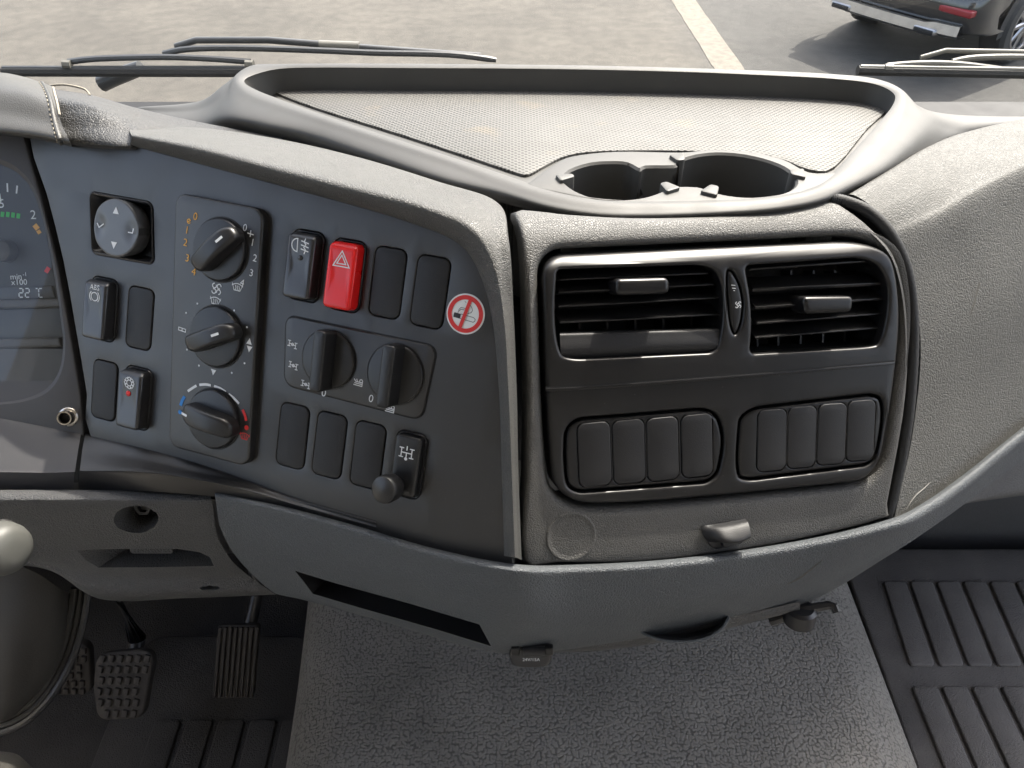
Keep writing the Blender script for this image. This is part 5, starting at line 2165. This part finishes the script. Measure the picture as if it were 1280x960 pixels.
def knob2(px, py, ang):
    c = LF.ab(px, py, .003)
    Mk = LF.M @ Matrix.Translation((c[0], c[1], .0016))
    bm = new()
    r = .0195
    add_lathe(bm, [(r + .0010, .0002), (r + .0002, -.0005)], 56, cap=False, mi=1)
    add_lathe(bm, [(r, -.001), (r, .0018), (r - .0005, .0024), (r - .0014, .0026), (.0001, .0026)], 56, cap=False)
    kb = mk('knob', bm, [m_knob, m_deep], rp_, Mk)
    Mg = Mk @ Matrix.Rotation(ang, 4, 'Z')
    bm = new()
    add_pad(bm, rrect(0, 0, .0400, .0110, .0028), .001, .0150, .0014, 3, gx=.004)
    for v in bm.verts:                               # the blade narrows towards its top
        if v.co.z > .004:
            v.co.y *= .80
    mk('grip', bm, m_knob, kb, Mg)
    bm = new()
    add_poly(bm, rrect(.0178, 0, .0042, .0026, .0003, 2), .01365)
    mk('pointer_mark', bm, m_white, kb, Mg, smooth=False)


ang2 = langle((409, 414), (402, 486))
knob2(410, 449.5, ang2)
knob2(493.5, 468, langle((497, 434), (488, 506)))
bm = new()
for px, py in ((366, 430), (367, 456.5), (382.5, 480)):
    c = LF.ab(px, py, .0016)
    x, y, s = c[0], c[1], .00062
    add_strokes(bm, [[(x - 4 * s, y + .3 * s), (x + 4 * s, y - 1.2 * s)], [(x - 4 * s, y - 2.6 * s), (x - 4 * s, y + 3.2 * s)], [(x + 4 * s, y - 4.2 * s), (x + 4 * s, y + 1.8 * s)],
                     [(x - 6 * s, y - 2.6 * s), (x - 2.4 * s, y - 2.6 * s)], [(x - 6 * s, y + 3.2 * s), (x - 2.4 * s, y + 3.2 * s)], [(x + 2.4 * s, y - 4.2 * s), (x + 6 * s, y - 4.2 * s)], [(x + 2.4 * s, y + 1.8 * s), (x + 6 * s, y + 1.8 * s)],
                     arc(x, y - .4 * s, 1.4 * s, 0, 360, 8)], .0006, .0019)
add_text(bm, '0', *LF.ab(405, 491.5, .0016), .0072, .0019, rot=-.05)
add_text(bm, '0', *LF.ab(464, 498.5, .0016), .0072, .0019, rot=-.05)
for px, py in ((448, 478), (487.5, 511)):
    c = LF.ab(px, py, .0016)
    x, y, s = c[0], c[1], .0009
    add_strokes(bm, [[(x - 3.6 * s, y - 2.2 * s), (x + 3.4 * s, y - 2.2 * s), (x + 3.4 * s, y + .4 * s), (x - 2.0 * s, y + .4 * s), (x - 3.6 * s, y + 2.0 * s)], [(x - 3.0 * s, y - .8 * s), (x + 3.0 * s, y - .8 * s)],
                     arc(x + 2.2 * s, y + 1.4 * s, 1.2 * s, 0, 360, 10), [(x - .6 * s, y + .4 * s), (x - 1.6 * s, y + 2.4 * s)]], .0006, .0019)
mk('plate_print', bm, m_white, rp_, LF.M, smooth=False, kind='stuff')

# ------------------------------------------------------------------ no-smoking sticker
stk = thing('no_smoking_sticker', 'round red and white no smoking sticker at the right edge of the switch panel', 'sticker', tuple(LF.pxh(582, 392)))
c = LF.ab(582, 392.5)
SM = LF.M @ Matrix.Translation((c[0], c[1], 0))
bm = new()
add_pad(bm, circle(0, 0, .0127, 64), -.0004, .0003, .0001, 1)
mk('sticker_base', bm, m_paper, stk, SM)
bm = new()
add_rings(bm, [[(p[0], p[1], .00055) for p in circle(0, 0, .0117, 64)], [(p[0], p[1], .00055) for p in circle(0, 0, .0090, 64)]])
add_strokes(bm, [[(.0018, .0094), (-.0020, -.0094)]], .0023, .0008)
mk('red_ring', bm, m_redp, stk, SM, smooth=False)
bm = new()
add_poly(bm, rrect(-.0052, -.0020, .0046, .0030, .0004, 2, -.06), .00045)
add_strokes(bm, [[(-.003, -.0006), (.0056, -.0010), (.0070, -.0018), (.0070, -.0030), (.0060, -.0039), (-.003, -.0034)],
                 [(-.0050, -.0004), (-.0046, .0020), (-.0036, .0034), (-.001, .0034), (.0008, .0030)], [(-.0043, .0008), (-.0036, .0022), (-.001, .0024)],
                 [(.0020, .0060), (.0034, .0048), (.0042, .0032), (.0036, .0016), (.0014, .0006)], [(-.0018, .0076), (-.0008, .0070)]], .00035, .00045)
mk('cigarette', bm, m_ink, stk, SM, smooth=False)

# ------------------------------------------------------------------ vent panel in the centre
vp = thing('vent_panel', 'black centre panel with two louvred air vents above two rows of blank switches', 'vent panel', tuple(VF.pxh(900, 460)))
VQ2 = [(677, 317), (1102, 297), (1125, 353), (1121, 458), (1096, 598), (1040, 605), (778, 630), (694, 627), (685, 560), (680, 430)]
vq2 = rquad(VF.abl(VQ2), VQr[::-1] if area(VF.abl(VQ2)) < 0 else VQr, 8)
HB = .002
bt0, bt1 = VF.ab(677, 315), VF.ab(1102, 295)


def btop(a):
    return bt0[1] + (bt1[1] - bt0[1]) * (a - bt0[0]) / (bt1[0] - bt0[0])


lv = rquad([VF.ab(*p, HB) for p in ((697, 337), (884, 331), (902, 345), (906, 395), (897, 441), (710, 450), (698, 440), (693, 390))], [.003, .008, .02, .03, .006, .010, .012, .03][::-1], 6)
rv = rquad([VF.ab(*p, HB) for p in ((932, 332), (1084, 321), (1108, 340), (1113, 380), (1102, 430), (1090, 434), (938, 443), (942, 390))], [.004, .012, .02, .03, .010, .01, .004, .04][::-1], 6)
tw = [VF.ab(*p, HB) for p in smooth_loop([(913, 337), (919, 343), (926, 357), (930, 378), (928, 402), (921, 418), (915, 412), (911, 388), (909, 360), (909.5, 341)], 4)]
cL = rquad([VF.ab(*p, HB) for p in ((706, 524), (894, 509), (907, 540), (905, 570), (896, 604), (712, 618), (704, 590))], [.012, .012, .04, .04, .010, .010, .04][::-1], 6)
cR = rquad([VF.ab(*p, HB) for p in ((926, 511), (1098, 491), (1107, 505), (1105, 540), (1095, 582), (928, 603), (920, 590), (922, 545))], [.016, .010, .012, .04, .010, .010, .012, .04][::-1], 6)
bm = new()
add_plate_g(bm, vq2, [lv, rv, tw, cL, cR], HB, .018, .0030, .016, .0022, .006)
for v in bm.verts:
    v.co.z += roll(v.co.y) - .0085 * max(0., 1 - (btop(v.co.x) - v.co.y) / .013) ** 2
bez = mk('bezel', bm, m_vent, vp, VF.M, sharp=50)
# score line between the vent half and the switch half
gp = [VF.ab(*p, HB) for p in ((682, 484.5), (760, 480), (880, 471), (1000, 461.5), (1118, 451))]
bm = new()
add_strokes(bm, [smooth_loop(gp, 4, closed=False)], .0010, HB + .0003)
mk('score_line', bm, m_deep, bez, VF.M, smooth=False)
bm = new()
add_strokes(bm, [[(a, b - .0012) for a, b in smooth_loop(gp, 4, closed=False)]], .0012, HB + .0004)
add_pad(bm, [(a, b - .0006) for a, b in smooth_loop(gp, 2, closed=False)] + [(a, b - .0024) for a, b in smooth_loop(gp, 2, closed=False)][::-1], HB - .001, HB + .0008, .0005, 2)
mk('score_edge', bm, m_vent, bez, VF.M)


def vent(openq, slats, lip, tabc, tabq, thick, tilt, vanes):
    vt = None
    bm = new()
    o = ccw(openq)
    add_rings(bm, [[(p[0], p[1], -.006) for p in o], [(p[0], p[1], -.045) for p in o]])
    add_fill(bm, o, h=-.045)
    vt = mk('vent_duct', bm, m_deep, vp, VF.M)
    for k, (p, q) in enumerate(slats):
        a, b = np.array(VF.ab(*p, -.004)), np.array(VF.ab(*q, -.004))
        t = b - a
        L_ = np.linalg.norm(t)
        Ms = VF.M @ Matrix.Translation((a[0], a[1], -.004)) @ Matrix.Rotation(math.atan2(t[1], t[0]), 4, 'Z') @ Matrix.Rotation(R_(tilt), 4, 'X')
        th = thick[k] if isinstance(thick, (list, tuple)) else thick
        bm = new()
        add_box(bm, 0, L_, -th, 0, -.016, .0, bev=min(.0006, th * .4))
        mk('louvre', bm, m_vent, vt, Ms)
    for (p, q) in vanes:
        a, b = np.array(VF.ab(*p, -.020)), np.array(VF.ab(*q, -.020))
        bm = new()
        add_box(bm, min(a[0], b[0]) - .0006, max(a[0], b[0]) + .0006, min(a[1], b[1]), max(a[1], b[1]), -.034, -.021)
        mk('vane', bm, m_vent, vt, VF.M)
    if lip:
        a = [np.array(VF.ab(*p, h)) for p, h in lip]
        rows = [[(x[0], x[1], h) for x, (_, h) in zip(a[i:i + 2], lip[i:i + 2])] for i in range(0, len(lip), 2)]
        bm = new()
        Surf(rows).mesh(bm, 20, 16)
        mk('lower_lip', bm, m_blank, vt, VF.M)
    c = VF.ab(*tabc, .002)
    Mt = VF.M @ Matrix.Translation((c[0], c[1], 0)) @ Matrix.Rotation(R_(-1), 4, 'Z')
    bm = new()
    add_pad(bm, rquad([(x - c[0], y - c[1]) for x, y in [VF.ab(*p, .002) for p in tabq]], .0035), -.010, .0075, .003, 4)
    mk('louvre_tab', bm, m_vent, vt, Mt)


vent(lv, [((700, 349), (886, 341)), ((698, 365), (893, 355)), ((698, 383), (899, 371.5)), ((700, 403), (900, 392.5))],
     [((700, 415), -.010), ((902, 409), -.010), ((700, 417), -.0025), ((902, 411), -.0025), ((700, 424), -.0008), ((902, 418), -.0008), ((701, 440), .0004), ((902, 432), .0004), ((703, 452), -.004), ((900, 444), -.004)],
     (800, 357), [(766, 349), (833, 346), (834, 366), (767, 370)], .0011, 24, [((x, 392), (x, 412)) for x in (725, 760, 795, 830, 865)])
vent(rv, [((937, 336), (1092, 325)), ((941, 361), (1108, 353)), ((944, 384), (1111, 372)), ((946, 404), (1109, 391)), ((944, 422), (1104, 409))],
     None, (1030, 380), [(998, 371), (1062, 369), (1060, 389), (1001, 393)], [.0016, .0026, .0018, .0014, .0013], 27, [((x, 412 - (x - 940) * .05), (x, 434 - (x - 940) * .06)) for x in (948, 974, 1002, 1030, 1057)] + [((x, 338), (x, 352)) for x in (990, 1018, 1045, 1070)])
# thumbwheel
bm = new()
o = ccw(inset(ccw(tw), .0006))
add_pad(bm, o, -.008, .0016, .0022, 5)
wheel_ = mk('thumbwheel', bm, m_vent, vp, VF.M)
bm = new()
add_fill(bm, ccw(tw), h=-.010)
mk('wheel_slot', bm, m_deep, wheel_, VF.M)
bm = new()
c = VF.ab(923, 381, .002)
add_strokes(bm, [arc(c[0] + sx * .0010, c[1] + sy * .0011, .0008, a0, a0 + 280, 8) for sx, sy, a0 in ((1, 1, 0), (-1, 1, 90), (-1, -1, 180), (1, -1, 270))], .0004, .0019)
c = VF.ab(917, 360, .002)
add_strokes(bm, [[(c[0] - .0016, c[1] + .002), (c[0] + .0012, c[1] + .0016)], [(c[0] - .001, c[1]), (c[0] + .0016, c[1] - .0004)], [(c[0], c[1] - .0016), (c[0] + .001, c[1] - .0018)]], .0004, .0019)
mk('wheel_print', bm, m_white, wheel_, VF.M, smooth=False)


def carrier(cq_, blanks, w, h, rot):
    bm = new()
    o = ccw(cq_)
    add_fill(bm, o, h=-.008)
    add_rings(bm, [[(p[0], p[1], -.003) for p in o], [(p[0], p[1], -.008) for p in o]])
    mk('carrier_gap', bm, m_deep, vp, VF.M)
    hs = []
    cs = [VF.ab(*p, .001) for p in blanks]
    for c in cs:
        hs.append(rrect(c[0], c[1], w + .0008, h + .0008, .0052, 5, rot))
    bm = new()
    oi = inset(o, .0016)
    add_plate_g(bm, oi, hs, .0012, .008, .0022, .006, .0007, .02)
    ca = mk('switch_carrier', bm, m_vent, vp, VF.M, sharp=50)
    bm = new()
    add_pad(bm, rrect(0, 0, w, h, .0050, 6), -.006, .0010, .0008, 3)
    first = None
    for c in cs:
        Mb = VF.M @ Matrix.Translation((c[0], c[1], .0009 + random.uniform(-.0003, .0002))) @ Matrix.Rotation(rot + R_(random.uniform(-.5, .5)), 4, 'Z') @ Matrix.Rotation(R_(random.uniform(-.6, .6)), 4, 'Y')
        if first is None:
            first = mk('blank_cover', bm, m_blank, ca, Mb)
        else:
            again(first, Mb, ca)


carrier(cL, [(743, 568), (786, 564.5), (828, 561), (871, 557)], .0216, .0425, R_(.5))
carrier(cR, [(964.5, 550.5), (1002, 546.5), (1039, 542.5), (1075.5, 538)], .0208, .0425, R_(-1.0))
